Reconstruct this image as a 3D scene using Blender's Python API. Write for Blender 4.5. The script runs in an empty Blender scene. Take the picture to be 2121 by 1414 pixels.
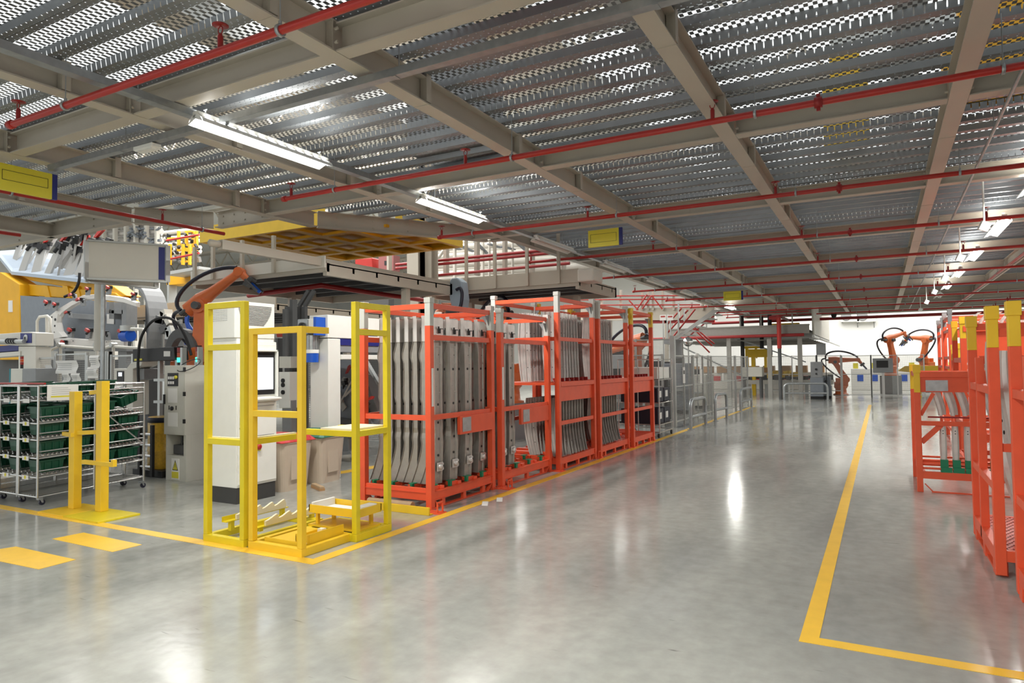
import bpy, math, random
from mathutils import Vector, Matrix
random.seed(7)
PI = math.pi
SC = bpy.context.scene
# ---------------------------------------------------------------- camera
CAM = bpy.data.cameras.new('camera'); CAM.sensor_width = 36.0
F_PX = 1395.07
CAM.lens = F_PX / 2121 * 36.0
CAM.clip_end = 300; CAM.clip_start = 0.05
CO = bpy.data.objects.new('camera', CAM); SC.collection.objects.link(CO)
def _rot(yaw, pitch, roll):
    fw = Vector((-math.sin(yaw), math.cos(yaw), 0)); rt = Vector((math.cos(yaw), math.sin(yaw), 0)); up = Vector((0, 0, 1))
    f2 = fw*math.cos(pitch) + up*math.sin(pitch); u2 = up*math.cos(pitch) - fw*math.sin(pitch)
    r3 = rt*math.cos(roll) + u2*math.sin(roll); u3 = u2*math.cos(roll) - rt*math.sin(roll)
    return r3, u3, -f2
_R, _U, _B = _rot(0.501153845, 0.0356102, -0.0119456)
CO.matrix_world = Matrix(((_R.x, _U.x, _B.x, 0), (_R.y, _U.y, _B.y, 0), (_R.z, _U.z, _B.z, 1.6), (0, 0, 0, 1)))
SC.camera = CO
def P(px, py, x=None, y=None, z=None):
    """point of a known plane seen at a photo position (measuring aid)"""
    d = _R*((px-1060.5)/F_PX) + _U*(-(py-707)/F_PX) - _B
    t = (x/d.x) if x is not None else (y/d.y) if y is not None else ((z-1.6)/d.z)
    return Vector((0, 0, 1.6)) + d*t
# ---------------------------------------------------------------- world, view
W = bpy.data.worlds.new('world'); SC.world = W; W.use_nodes = True
W.node_tree.nodes['Background'].inputs[0].default_value = (0.93, 0.96, 0.95, 1)
W.node_tree.nodes['Background'].inputs[1].default_value = 0.8
SC.view_settings.view_transform = 'Standard'; SC.view_settings.look = 'None'
SC.view_settings.gamma = 1; SC.view_settings.use_curve_mapping = False
SC.view_settings.exposure = 0.48
SC.cycles.max_bounces = 6; SC.cycles.diffuse_bounces = 3; SC.cycles.glossy_bounces = 3
SC.cycles.transparent_max_bounces = 12; SC.cycles.sample_clamp_indirect = 4; SC.cycles.caustics_reflective = False
# large area lights: unseen fill added to brighten the hall beyond the platform
def area_light(name, loc, sx, sy, watts, rot=(0, 0, 0), col=(1, 0.98, 0.95)):
    l = bpy.data.lights.new(name, 'AREA'); l.shape = 'RECTANGLE'; l.size = sx; l.size_y = sy; l.energy = watts; l.color = col
    o = bpy.data.objects.new(name, l); SC.collection.objects.link(o); o.location = loc; o.rotation_euler = rot
    return o
area_light('hall_fill_light', (-16, 16, 8.6), 14, 14, 2600)
area_light('hall_fill_light', (-14, 32, 8.6), 14, 12, 1500)
area_light('hall_fill_light', (0, 42, 8.2), 14, 9, 1300)
# ---------------------------------------------------------------- materials
_M = {}
def mat(name, col, rough=0.5, metal=0.0, noise=0.0, nscale=8.0, bump=0.0, emit=0.0, spec=0.5, coat=0.0):
    if name in _M: return _M[name]
    m = bpy.data.materials.new(name); m.use_nodes = True; nt = m.node_tree; b = nt.nodes['Principled BSDF']
    c = tuple(col) + (1,)
    b.inputs['Base Color'].default_value = c; b.inputs['Roughness'].default_value = rough
    b.inputs['Metallic'].default_value = metal; b.inputs['Specular IOR Level'].default_value = spec
    if coat: b.inputs['Coat Weight'].default_value = coat
    if emit: b.inputs['Emission Color'].default_value = c; b.inputs['Emission Strength'].default_value = emit
    if noise or bump:
        tc = nt.nodes.new('ShaderNodeTexCoord'); n = nt.nodes.new('ShaderNodeTexNoise'); n.inputs['Scale'].default_value = nscale
        n.inputs['Detail'].default_value = 5
        nt.links.new(tc.outputs['Object'], n.inputs['Vector'])
        if noise:
            mr = nt.nodes.new('ShaderNodeMapRange'); mr.inputs['To Min'].default_value = 1-noise; mr.inputs['To Max'].default_value = 1+noise
            mr.inputs['From Min'].default_value = 0.3; mr.inputs['From Max'].default_value = 0.7
            nt.links.new(n.outputs['Fac'], mr.inputs['Value'])
            mx = nt.nodes.new('ShaderNodeVectorMath'); mx.operation = 'SCALE'; mx.inputs[0].default_value = col
            nt.links.new(mr.outputs['Result'], mx.inputs['Scale']); nt.links.new(mx.outputs['Vector'], b.inputs['Base Color'])
        if bump:
            bp = nt.nodes.new('ShaderNodeBump'); bp.inputs['Strength'].default_value = bump
            nt.links.new(n.outputs['Fac'], bp.inputs['Height']); nt.links.new(bp.outputs['Normal'], b.inputs['Normal'])
    _M[name] = m; return m
def srgb(r, g, b):
    f = lambda v: (v/255/12.92) if v/255 <= 0.04045 else ((v/255+0.055)/1.055)**2.4
    return (f(r), f(g), f(b))
def MT(k): return _M[k]
mat('beam', srgb(188, 180, 166), 0.45, noise=0.03, nscale=3)
mat('galv', srgb(168, 172, 174), 0.38, 0.75, noise=0.12, nscale=14)
mat('galv_dull', srgb(150, 154, 156), 0.5, 0.5, noise=0.1, nscale=10)
mat('chrome', srgb(205, 205, 203), 0.22, 0.95, noise=0.05)
mat('stamped', srgb(166, 161, 154), 0.4, 0.5, noise=0.06, nscale=12)
mat('stamped_bright', srgb(214, 210, 206), 0.35, 0.45, noise=0.08, nscale=9)
mat('alu', srgb(186, 188, 186), 0.4, 0.6)
mat('red_pipe', srgb(176, 42, 34), 0.35, noise=0.05)
mat('red_dark', srgb(150, 30, 30), 0.4)
mat('yellow', srgb(236, 194, 42), 0.42, noise=0.05, nscale=5)
mat('yellow_green', srgb(222, 200, 30), 0.42, noise=0.06, nscale=5)
mat('yellow_deep', srgb(232, 172, 20), 0.5, noise=0.06, nscale=3)
mat('tape', srgb(250, 200, 66), 0.34, noise=0.05, nscale=7)
mat('orange', srgb(232, 90, 54), 0.42, noise=0.06, nscale=6)
mat('robot', srgb(224, 116, 62), 0.35, noise=0.04)
mat('white', srgb(236, 236, 230), 0.45, noise=0.015)
mat('white_wall', srgb(240, 240, 236), 0.7, noise=0.02, nscale=1)
mat('sign_white', srgb(216, 212, 202), 0.5, noise=0.01)
mat('sign_yellow', srgb(226, 214, 60), 0.45, noise=0.01)
mat('blue', srgb(34, 42, 120), 0.45)
mat('blue_bright', srgb(20, 84, 190), 0.35)
mat('cab_grey', srgb(206, 204, 194), 0.5, noise=0.02)
mat('post_grey', srgb(196, 196, 190), 0.5, noise=0.04)
mat('grey', srgb(140, 142, 144), 0.5, noise=0.05)
mat('grey_blue', srgb(128, 134, 142), 0.5, noise=0.05)
mat('grey_dark', srgb(84, 85, 86), 0.55, noise=0.05)
mat('black', srgb(26, 26, 28), 0.5)
mat('rubber', srgb(22, 22, 24), 0.6)
mat('hose', srgb(30, 30, 48), 0.35)
mat('green_pad', srgb(18, 122, 84), 0.5)
mat('green_bin', srgb(14, 74, 52), 0.42)
mat('green_lid', srgb(36, 108, 86), 0.45)
mat('red_lid', srgb(200, 52, 54), 0.45)
mat('beige', srgb(202, 186, 168), 0.5, noise=0.02)
mat('ivory', srgb(236, 226, 196), 0.5, noise=0.03)
mat('paper', srgb(236, 234, 230), 0.7)
mat('plinth', srgb(62, 62, 62), 0.55)
mat('screen', (0.80, 0.86, 0.92), 0.2, emit=0.62)
mat('lamp_green', (0.05, 0.75, 0.5), 0.3, emit=1.4)
mat('lamp_red', srgb(150, 30, 26), 0.3)
mat('lamp_amber', srgb(200, 80, 30), 0.3)
mat('tube', (1.0, 0.99, 0.95), 0.3, emit=14.0)
mat('reflector', srgb(240, 240, 236), 0.25, noise=0.01)
mat('wood', srgb(176, 150, 118), 0.6, noise=0.08)
mat('carton', srgb(178, 138, 96), 0.7, noise=0.05)
mat('navy', srgb(22, 24, 44), 0.5)
mat('film', srgb(226, 178, 60), 0.25, noise=0.12, nscale=30, bump=0.4)
# ---------------------------------------------------------------- mesh builder
def _frame(d):
    d = d.normalized(); u = Vector((0, 0, 1)) if abs(d.z) < 0.95 else Vector((0, 1, 0))
    s = d.cross(u).normalized(); return s, s.cross(d).normalized()
class MB:
    def __init__(s): s.v = []; s.f = []; s.m = []; s.cur = 0; s.sm = []
    def add(s, vs, fs, smooth=False):
        k = len(s.v); s.v += [tuple(v) for v in vs]; s.f += [tuple(i+k for i in f) for f in fs]; s.m += [s.cur]*len(fs); s.sm += [smooth]*len(fs); return s
    def box(s, x0, x1, y0, y1, z0, z1):
        return s.add([(x0,y0,z0),(x1,y0,z0),(x1,y1,z0),(x0,y1,z0),(x0,y0,z1),(x1,y0,z1),(x1,y1,z1),(x0,y1,z1)],
                     [(0,3,2,1),(4,5,6,7),(0,1,5,4),(1,2,6,5),(2,3,7,6),(3,0,4,7)])
    def obox(s, c, dx, dy, dz, rot=(0,0,0)):
        from mathutils import Euler
        R = Euler(rot).to_matrix(); c = Vector(c)
        vs = [c + R @ Vector((a*dx/2, b*dy/2, e*dz/2)) for e in (-1,1) for a, b in ((-1,-1),(1,-1),(1,1),(-1,1))]
        return s.add(vs, [(0,3,2,1),(4,5,6,7),(0,1,5,4),(1,2,6,5),(2,3,7,6),(3,0,4,7)])
    def bar(s, a, b, w, h=None, ch=0.0):
        """rectangular bar from a to b; w sideways, h upwards"""
        a = Vector(a); b = Vector(b); h = h or w; sd, up = _frame(b-a)
        sec = [(-1,-1),(1,-1),(1,1),(-1,1)]
        vs = [p + sd*(i*w/2) + up*(j*h/2) for p in (a, b) for i, j in sec]
        return s.add(vs, [(3,2,1,0),(4,5,6,7),(0,1,5,4),(1,2,6,5),(2,3,7,6),(3,0,4,7)])
    def tube(s, a, b, r, n=8, r2=None, caps=True):
        a = Vector(a); b = Vector(b); sd, up = _frame(b-a); r2 = r if r2 is None else r2
        vs = [a + (sd*math.cos(2*PI*i/n) + up*math.sin(2*PI*i/n))*r for i in range(n)] + [b + (sd*math.cos(2*PI*i/n) + up*math.sin(2*PI*i/n))*r2 for i in range(n)]
        fs = [(i, (i+1) % n, n+(i+1) % n, n+i) for i in range(n)]
        s.add(vs, fs, True)
        if caps: s.add(vs[:n], [tuple(reversed(range(n)))]); s.add(vs[n:], [tuple(range(n))])
        return s
    def path(s, pts, r, n=8):
        pts = [Vector(p) for p in pts]; rr = r if isinstance(r, (list, tuple)) else [r]*len(pts)
        vs = []; sd = None
        for i, p in enumerate(pts):
            d = (pts[min(i+1, len(pts)-1)] - pts[max(i-1, 0)])
            if d.length < 1e-9: d = Vector((0,0,1))
            d.normalize()
            if sd is None: sd, up = _frame(d)
            else:
                sd = (sd - d*sd.dot(d)); sd = sd.normalized() if sd.length > 1e-6 else _frame(d)[0]
                up = sd.cross(d).normalized()
            vs += [p + (sd*math.cos(2*PI*k/n) + up*math.sin(2*PI*k/n))*rr[i] for k in range(n)]
        fs = [(i*n+k, i*n+(k+1) % n, (i+1)*n+(k+1) % n, (i+1)*n+k) for i in range(len(pts)-1) for k in range(n)]
        s.add(vs, fs, True); s.add(vs[:n], [tuple(reversed(range(n)))]); s.add(vs[-n:], [tuple(range(n))]); return s
    def prism(s, poly, o, u, v, depth):
        """polygon (2D) in plane o+u,v extruded along u x v by depth"""
        o = Vector(o); u = Vector(u).normalized(); v = Vector(v).normalized(); w = u.cross(v)*depth; n = len(poly)
        a = [o + u*p[0] + v*p[1] for p in poly]
        return s.add(a + [p + w for p in a], [tuple(reversed(range(n))), tuple(range(n, 2*n))] + [(i, (i+1) % n, n+(i+1) % n, n+i) for i in range(n)])
    def lathe(s, prof, c=(0,0,0), ax=(0,0,1), n=16):
        c = Vector(c); ax = Vector(ax).normalized(); sd, up = _frame(ax)
        vs = [c + ax*h + (sd*math.cos(2*PI*k/n) + up*math.sin(2*PI*k/n))*r for r, h in prof for k in range(n)]
        s.add(vs, [(i*n+k, i*n+(k+1) % n, (i+1)*n+(k+1) % n, (i+1)*n+k) for i in range(len(prof)-1) for k in range(n)], True)
        s.add(vs[:n], [tuple(reversed(range(n)))]); s.add(vs[-n:], [tuple(range(n))]); return s
    def loft(s, secs, closed=True, smooth=False):
        n = len(secs[0]); vs = [p for q in secs for p in q]; m = n if closed else n-1
        s.add(vs, [(i*n+k, i*n+(k+1) % n, (i+1)*n+(k+1) % n, (i+1)*n+k) for i in range(len(secs)-1) for k in range(m)], smooth)
        if closed: s.add(secs[0], [tuple(reversed(range(n)))]); s.add(secs[-1], [tuple(range(n))])
        return s
    def quad(s, a, b, c, d): return s.add([a, b, c, d], [(0,1,2,3)])
    def mesh(s, name, ms):
        me = bpy.data.meshes.new(name); me.from_pydata(s.v, [], s.f)
        for m in (ms if isinstance(ms, (list, tuple)) else [ms]): me.materials.append(MT(m) if isinstance(m, str) else m)
        me.polygons.foreach_set('material_index', s.m); me.polygons.foreach_set('use_smooth', s.sm); me.update()
        return me
    def build(s, name, ms, parent=None, bevel=0):
        o = bpy.data.objects.new(name, s.mesh(name, ms)); SC.collection.objects.link(o)
        if parent: o.parent = parent
        if bevel:
            b = o.modifiers.new('bevel', 'BEVEL'); b.width = bevel; b.segments = 2; b.limit_method = 'ANGLE'
        return o
def tag(o, label, cat, group=None, kind=None):
    if label: o['label'] = label
    if cat: o['category'] = cat
    if group: o['group'] = group
    if kind: o['kind'] = kind
    return o
def thing(name, label, cat, loc=(0,0,0), rz=0, group=None):
    o = bpy.data.objects.new(name, None); SC.collection.objects.link(o); o.location = loc; o.rotation_euler = (0, 0, rz)
    o.empty_display_size = 0.1
    return tag(o, label, cat, group)
def struct(name, mb, ms, label=None):
    o = mb.build(name, ms); o['kind'] = 'structure'
    if label: o['label'] = label
    return o
def each(par, nm, m, boxes, bevel=0):
    for a in boxes: MB().box(*a).build(nm, m, par, bevel)
def kids(o): return [c for c in SC.collection.objects if c.parent == o]
def dup(root, loc, rz=None, label=None, group=None, scale=None, tree={}):
    r = root.copy(); SC.collection.objects.link(r); r.location = loc
    if rz is not None: r.rotation_euler = (0, 0, rz)
    if scale: r.scale = scale
    if label: r['label'] = label
    if group: r['group'] = group
    for ch in root.children:
        c = ch.copy(); SC.collection.objects.link(c); c.parent = r
        for g in ch.children:
            d = g.copy(); SC.collection.objects.link(d); d.parent = c
    return r
def arc(c, r, a0, a1, n, u=(1,0,0), v=(0,0,1)):
    c = Vector(c); u = Vector(u); v = Vector(v)
    return [c + u*(r*math.cos(a0+(a1-a0)*i/n)) + v*(r*math.sin(a0+(a1-a0)*i/n)) for i in range(n+1)]
def bez(a, b, c, d, n=12):
    a, b, c, d = map(Vector, (a, b, c, d))
    return [a*(1-t)**3 + b*3*t*(1-t)**2 + c*3*t*t*(1-t) + d*t**3 for t in [i/n for i in range(n+1)]]
def text_mesh(name, txt, size, loc, rot, m, parent=None, extr=0.001, align='CENTER'):
    c = bpy.data.curves.new(name, 'FONT'); c.body = txt; c.size = size; c.extrude = extr; c.align_x = align; c.align_y = 'CENTER'
    c.materials.append(MT(m)); o = bpy.data.objects.new(name, c); SC.collection.objects.link(o); o.location = loc; o.rotation_euler = rot
    if parent: o.parent = parent
    return o
# ---------------------------------------------------------------- floor
def floor_mat():
    m = bpy.data.materials.new('polished_concrete'); m.use_nodes = True; nt = m.node_tree; b = nt.nodes['Principled BSDF']; N = nt.nodes.new; L = nt.links.new
    tc = N('ShaderNodeTexCoord')
    mp = N('ShaderNodeMapping'); mp.inputs['Scale'].default_value = (1.0, 0.35, 1); mp.inputs['Rotation'].default_value = (0, 0, 0.5); L(tc.outputs['Object'], mp.inputs['Vector'])
    n1 = N('ShaderNodeTexNoise'); n1.inputs['Scale'].default_value = 1.1; n1.inputs['Detail'].default_value = 7; n1.inputs['Roughness'].default_value = 0.6; L(mp.outputs[0], n1.inputs['Vector'])
    n2 = N('ShaderNodeTexNoise'); n2.inputs['Scale'].default_value = 9; n2.inputs['Detail'].default_value = 8; L(tc.outputs['Object'], n2.inputs['Vector'])
    cr = N('ShaderNodeValToRGB'); e = cr.color_ramp.elements
    e[0].position = 0.3; e[0].color = srgb(150, 151, 147)+(1,); e[1].position = 0.72; e[1].color = srgb(186, 187, 179)+(1,)
    L(n1.outputs['Fac'], cr.inputs[0])
    cr2 = N('ShaderNodeValToRGB'); e = cr2.color_ramp.elements
    e[0].position = 0.25; e[0].color = (0.86, 0.85, 0.85, 1); e[1].position = 0.75; e[1].color = (1.06, 1.06, 1.06, 1); L(n2.outputs['Fac'], cr2.inputs[0])
    mx = N('ShaderNodeMixRGB'); mx.blend_type = 'MULTIPLY'; mx.inputs[0].default_value = 1; L(cr.outputs[0], mx.inputs[1]); L(cr2.outputs[0], mx.inputs[2])
    # short dark scuffs
    mp3 = N('ShaderNodeMapping'); mp3.inputs['Scale'].default_value = (2.2, 16, 1); mp3.inputs['Rotation'].default_value = (0, 0, -0.25); L(tc.outputs['Object'], mp3.inputs['Vector'])
    n3 = N('ShaderNodeTexNoise'); n3.inputs['Scale'].default_value = 1.6; n3.inputs['Detail'].default_value = 3; L(mp3.outputs[0], n3.inputs['Vector'])
    cr3 = N('ShaderNodeValToRGB'); e = cr3.color_ramp.elements; e[0].position = 0.23; e[0].color = (0.55, 0.54, 0.54, 1); e[1].position = 0.29; e[1].color = (1, 1, 1, 1); L(n3.outputs['Fac'], cr3.inputs[0])
    mx2 = N('ShaderNodeMixRGB'); mx2.blend_type = 'MULTIPLY'; mx2.inputs[0].default_value = 1; L(mx.outputs[0], mx2.inputs[1]); L(cr3.outputs[0], mx2.inputs[2])
    L(mx2.outputs[0], b.inputs['Base Color'])
    mr = N('ShaderNodeMapRange'); mr.inputs['From Min'].default_value = 0.3; mr.inputs['From Max'].default_value = 0.7; mr.inputs['To Min'].default_value = 0.09; mr.inputs['To Max'].default_value = 0.2
    L(n1.outputs['Fac'], mr.inputs['Value']); L(mr.outputs[0], b.inputs['Roughness'])
    bp = N('ShaderNodeBump'); bp.inputs['Strength'].default_value = 0.05; bp.inputs['Distance'].default_value = 0.02; L(n2.outputs['Fac'], bp.inputs['Height']); L(bp.outputs[0], b.inputs['Normal'])
    b.inputs['Specular IOR Level'].default_value = 0.6
    return m
_M['floor'] = floor_mat()
struct('floor', MB().box(-45, 16, -9.3, 50, -0.2, 0), 'floor')
def stripe(pts, label, z=0.003):
    mb = MB(); n = len(pts); mb.add([(p[0], p[1], 0.0005) for p in pts] + [(p[0], p[1], z) for p in pts], [tuple(range(n, 2*n))] + [(i, (i+1) % n, n+(i+1) % n, n+i) for i in range(n)])
    return tag(mb.build('floor_line', 'tape'), label, 'floor marking')
stripe([(-4.22, 4.19), (-4.10, 4.07), (-4.10, 26), (-4.22, 26)], 'long yellow floor line running down the aisle in front of the orange racks')
stripe([(-12, 4.07), (-4.10, 4.07), (-4.22, 4.19), (-12, 4.19)], 'yellow floor line in front of the chrome flow racks and yellow frames')
stripe([(-0.46, 4.22), (-0.36, 4.32), (-0.36, 28), (-0.46, 28)], 'straight yellow floor line down the middle of the open floor')
stripe([(-0.46, 4.22), (3.2, 4.22), (3.2, 4.32), (-0.36, 4.32)], 'short yellow floor line turning the corner toward the big orange racks')
stripe([tuple(P(*p, z=0)[:2]) for p in ((108, 1116), (173, 1103), (294, 1128), (233, 1143))], 'solid yellow rectangle on the floor, farther one before the flow racks')
stripe([tuple(P(*p, z=0)[:2]) for p in ((-70, 1148), (33, 1132), (157, 1159), (80, 1179))], 'solid yellow rectangle on the floor, nearer one before the flow racks')
stripe([tuple(P(*p, z=0)[:2]) for p in ((680, 980), (800, 960), (800, 966), (680, 985))], 'thin yellow floor line behind the white gantry post')
def patch(pts, z, label):
    pass
# ---------------------------------------------------------------- deck (floor of the upper level)
def deck_mat(name, a, b_, t, col, metal):
    m = bpy.data.materials.new(name); m.use_nodes = True; nt = m.node_tree; b = nt.nodes['Principled BSDF']; N = nt.nodes.new; L = nt.links.new
    b.inputs['Base Color'].default_value = col+(1,); b.inputs['Metallic'].default_value = metal; b.inputs['Roughness'].default_value = 0.42
    tc = N('ShaderNodeTexCoord'); sp = N('ShaderNodeSeparateXYZ'); L(tc.outputs['Object'], sp.inputs[0])
    def math_(op, x, y):
        n = N('ShaderNodeMath'); n.operation = op
        for i, q in enumerate((x, y)):
            if isinstance(q, (int, float)): n.inputs[i].default_value = q
            elif q is not None: L(q, n.inputs[i])
        return n.outputs[0]
    sx = math_('MULTIPLY', sp.outputs[0], PI/a); sy = math_('MULTIPLY', sp.outputs[1], PI/b_)
    u = math_('COSINE', math_('ADD', sx, sy), None); v = math_('COSINE', math_('SUBTRACT', sx, sy), None)
    h = math_('GREATER_THAN', math_('ADD', u, v), t)
    n = N('ShaderNodeTexNoise'); n.inputs['Scale'].default_value = 2.5; n.inputs['Detail'].default_value = 4; L(tc.outputs['Object'], n.inputs['Vector'])
    mr = N('ShaderNodeMapRange'); mr.inputs['To Min'].default_value = 0.7; mr.inputs['To Max'].default_value = 1.25; L(n.outputs['Fac'], mr.inputs['Value'])
    vm = N('ShaderNodeVectorMath'); vm.operation = 'SCALE'; vm.inputs[0].default_value = col; L(mr.outputs[0], vm.inputs['Scale']); L(vm.outputs[0], b.inputs['Base Color'])
    tr = N('ShaderNodeBsdfTransparent'); ms = N('ShaderNodeMixShader'); out = nt.nodes['Material Output']
    L(h, ms.inputs[0]); L(b.outputs[0], ms.inputs[1]); L(tr.outputs[0], ms.inputs[2]); L(ms.outputs[0], out.inputs['Surface'])
    return m
_M['deck_open'] = deck_mat('expanded_metal', 0.032, 0.052, -0.02, srgb(128, 130, 132), 0.6)
_M['deck_rib'] = deck_mat('perforated_rib', 0.035, 0.035, 1.75, srgb(150, 154, 158), 0.65)
EDGE = [(-1e9, -15.0), (6.3, -15.0), (6.31, -10.5), (7.2, -9.6), (7.3, -8.15), (8.05, -8.15), (10.7, -6.35), (10.71, -6.12), (36.1, -6.12)]
def deck_x(y):
    for (y0, x0), (y1, x1) in zip(EDGE, EDGE[1:]):
        if y0 <= y <= y1: return x0 + (x1-x0)*(y-y0)/(y1-y0)
    return EDGE[-1][1]
ZD = 4.215
def deck():
    mb = MB(); y = -3.0; p = 0.355; XR = 9.0
    while y < 36:
        xl = max(deck_x(y+0.02), deck_x(y+p-0.02)) if y < 6.2 else max(deck_x(y+0.02), deck_x(y+p-0.02))
        o = 0.215
        mb.cur = 0; mb.quad((xl, y, ZD), (xl, y+o, ZD), (XR, y+o, ZD), (XR, y, ZD))
        mb.cur = 1
        ys = [(y+o, ZD), (y+o+0.010, ZD-0.064), (y+o+0.052, ZD-0.068), (y+o+0.060, ZD-0.028), (y+o+0.072, ZD-0.052), (y+p-0.008, ZD-0.052), (y+p, ZD)]
        for (ya, za), (yb, zb) in zip(ys, ys[1:]): mb.quad((xl, ya, za), (xl, yb, zb), (XR, yb, zb), (XR, ya, za))
        y += p
    return mb
struct('ceiling', deck(), ['deck_open', 'deck_rib'], 'perforated galvanised deck of the upper level')
# ---------------------------------------------------------------- beams
ZB, HB, WB = 3.90, 0.235, 0.15
def ibeam(mb, a, b, h=HB, w=WB, z=ZB, tf=0.012, tw=0.01):
    a = Vector((a[0], a[1], 0)); b = Vector((b[0], b[1], 0)); d = (b-a).normalized(); s = Vector((-d.y, d.x, 0))
    for (o0, o1, z0, z1) in ((-w/2, w/2, z, z+tf), (-w/2, w/2, z+h-tf, z+h), (-tw/2, tw/2, z+tf, z+h-tf)):
        q = [(a+s*o0), (a+s*o1), (b+s*o1), (b+s*o0)]
        mb.add([(p.x, p.y, z0) for p in q] + [(p.x, p.y, z1) for p in q], [(0,1,2,3), (7,6,5,4), (1,0,4,5), (2,1,5,6), (3,2,6,7), (0,3,7,4)])
BX = [0.658, -1.31, -3.5, -5.93, -8.08, -10.27, -12.5]
BYe = [36, 36, 36, 36, 8.05, 6.35, 6.35]
CY = [0.35, 3.70, 7.07, 10.43, 13.87, 17.35, 20.8, 24.2, 27.6, 31.0, 34.5]
def bolts(mb, x, y, side):
    for z in (3.96, 4.06):
        for dy in (-0.055, 0.055):
            mb.tube((x+side*0.005, y+dy, z), (x+side*0.03, y+dy, z), 0.012, 6)
for i, x in enumerate([2.85, 5.05, 7.25] + BX):
    ye = ([36]*3 + BYe)[i]
    mb = MB(); ibeam(mb, (x, -3), (x, ye))
    for cy in CY:
        if cy < ye:
            for s_ in (-1, 1): mb.box(x+s_*0.01 if s_ > 0 else x-0.072, x+0.072 if s_ > 0 else x-0.01, cy-0.1, cy-0.09, ZB+0.012, ZB+HB-0.012)
    for k in range(int((ye+3)/1.72)):
        yy = -3 + 1.72*k + 0.9
        if min(abs(yy-c) for c in CY) > 0.5:
            mb.box(x+0.012, x+0.08, yy-0.035, yy+0.035, ZB+0.02, ZB+HB+0.03)
            mb.box(x-0.076, x+0.076, yy-0.008, yy+0.008, ZB-0.004, ZB)
    struct('ceiling_beam', mb, 'beam')
for cy in CY:
    xs = sorted([9.0, 7.25, 5.05, 2.85] + [bx for bx in BX])
    xmin = deck_x(min(cy, 36)) if cy > 7.2 else (-15 if cy < 6 else -8.2)
    for xa, xb in zip([-15]+xs, xs):
        if xb <= xmin+0.3: continue
        xa = max(xa, xmin)
        if xb-xa < 0.4: continue
        mb = MB(); ibeam(mb, (xa+0.078, cy), (xb-0.078, cy), h=HB-0.02, z=ZB+0.002, w=0.14)
        bolts(mb, xa+0.08, cy-0.03, 1); bolts(mb, xb-0.11, cy-0.03, 1)
        struct('cross_beam', mb, 'beam')
for a, b in (((-15, 6.35), (-10.35, 6.35)), ((-10.27, 6.4), (-9.5, 7.25)), ((-9.45, 7.3), (-8.16, 7.3)), ((-8.05, 8.1), (-6.35, 10.7)), ((-6.3, 10.72), (-6.0, 10.72))):
    mb = MB(); ibeam(mb, a, b, h=0.26, w=0.14)
    for t in (0.1, 0.3, 0.5, 0.8):
        p = Vector(a+(0,)).lerp(Vector(b+(0,)), t); d = (Vector(b+(0,))-Vector(a+(0,))).normalized(); n = Vector((d.y, -d.x, 0))
        for z in (3.97, 4.08): mb.tube(p+n*0.006+Vector((0,0,z)), p+n*0.025+Vector((0,0,z)), 0.014, 6)
    struct('rim_beam', mb, 'beam')
# end fascia
struct('rim_beam', MB().box(-6.1, 9, 35.95, 36.1, 3.85, 4.3), 'beam')
# ---------------------------------------------------------------- walls of the hall, with an added light blocker
struct('wall_back', MB().box(-45, 16, 48, 48.3, 0, 9.3), 'white_wall')
struct('wall_left', MB().box(-45.3, -45, -8, 48.3, 0, 9.3), 'white_wall')
struct('wall_light_block', MB().box(-2.5, 16, -9.3, -9, 0, 9.3), 'white_wall')  # unseen wall, added to keep world light off the right-hand racks
struct('wall_right', MB().box(16, 16.3, -9.3, 48.3, 0, 9.3), 'white_wall')
struct('roof', MB().box(-45, -6.5, 12, 48.3, 9.3, 9.5), 'white_wall')
struct('roof', MB().box(-6.5, 16, 36.5, 48.3, 9.3, 9.5), 'white_wall')
for k in range(9):
    y = 13 + 4*k; mb = MB(); mb.bar((-45, y, 9.1), (16, y, 9.1), 0.1); mb.bar((-45, y, 8.2), (16, y, 8.2), 0.1)
    for j in range(40): x = -45+1.525*j; mb.bar((x, y, 8.2), (x+0.76, y, 9.1), 0.06); mb.bar((x+0.76, y, 9.1), (x+1.525, y, 8.2), 0.06)
    struct('roof_beam', mb, 'beam')

for k, (x, w) in enumerate(((-10.5, 0.35), (-3.6, 0.3), (0.6, 0.25), (4.6, 0.4))):  # slabs added above the deck to break up the glare through its mesh
    b = MB(); b.box(-w, w, -2, 35, 7.6, 8.1)
    for j in range(24): b.box(-w-1.1, w+1.1, 0.3+1.5*j, 0.42+1.5*j, 8.15, 8.3)
    o = b.build('deck_light_baffle', 'alu'); o.location = (x, 0, 0); tag(o, 'long pale baffle added above the deck to dim the light through the mesh', 'light baffle', 'light baffles above the deck')
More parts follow.
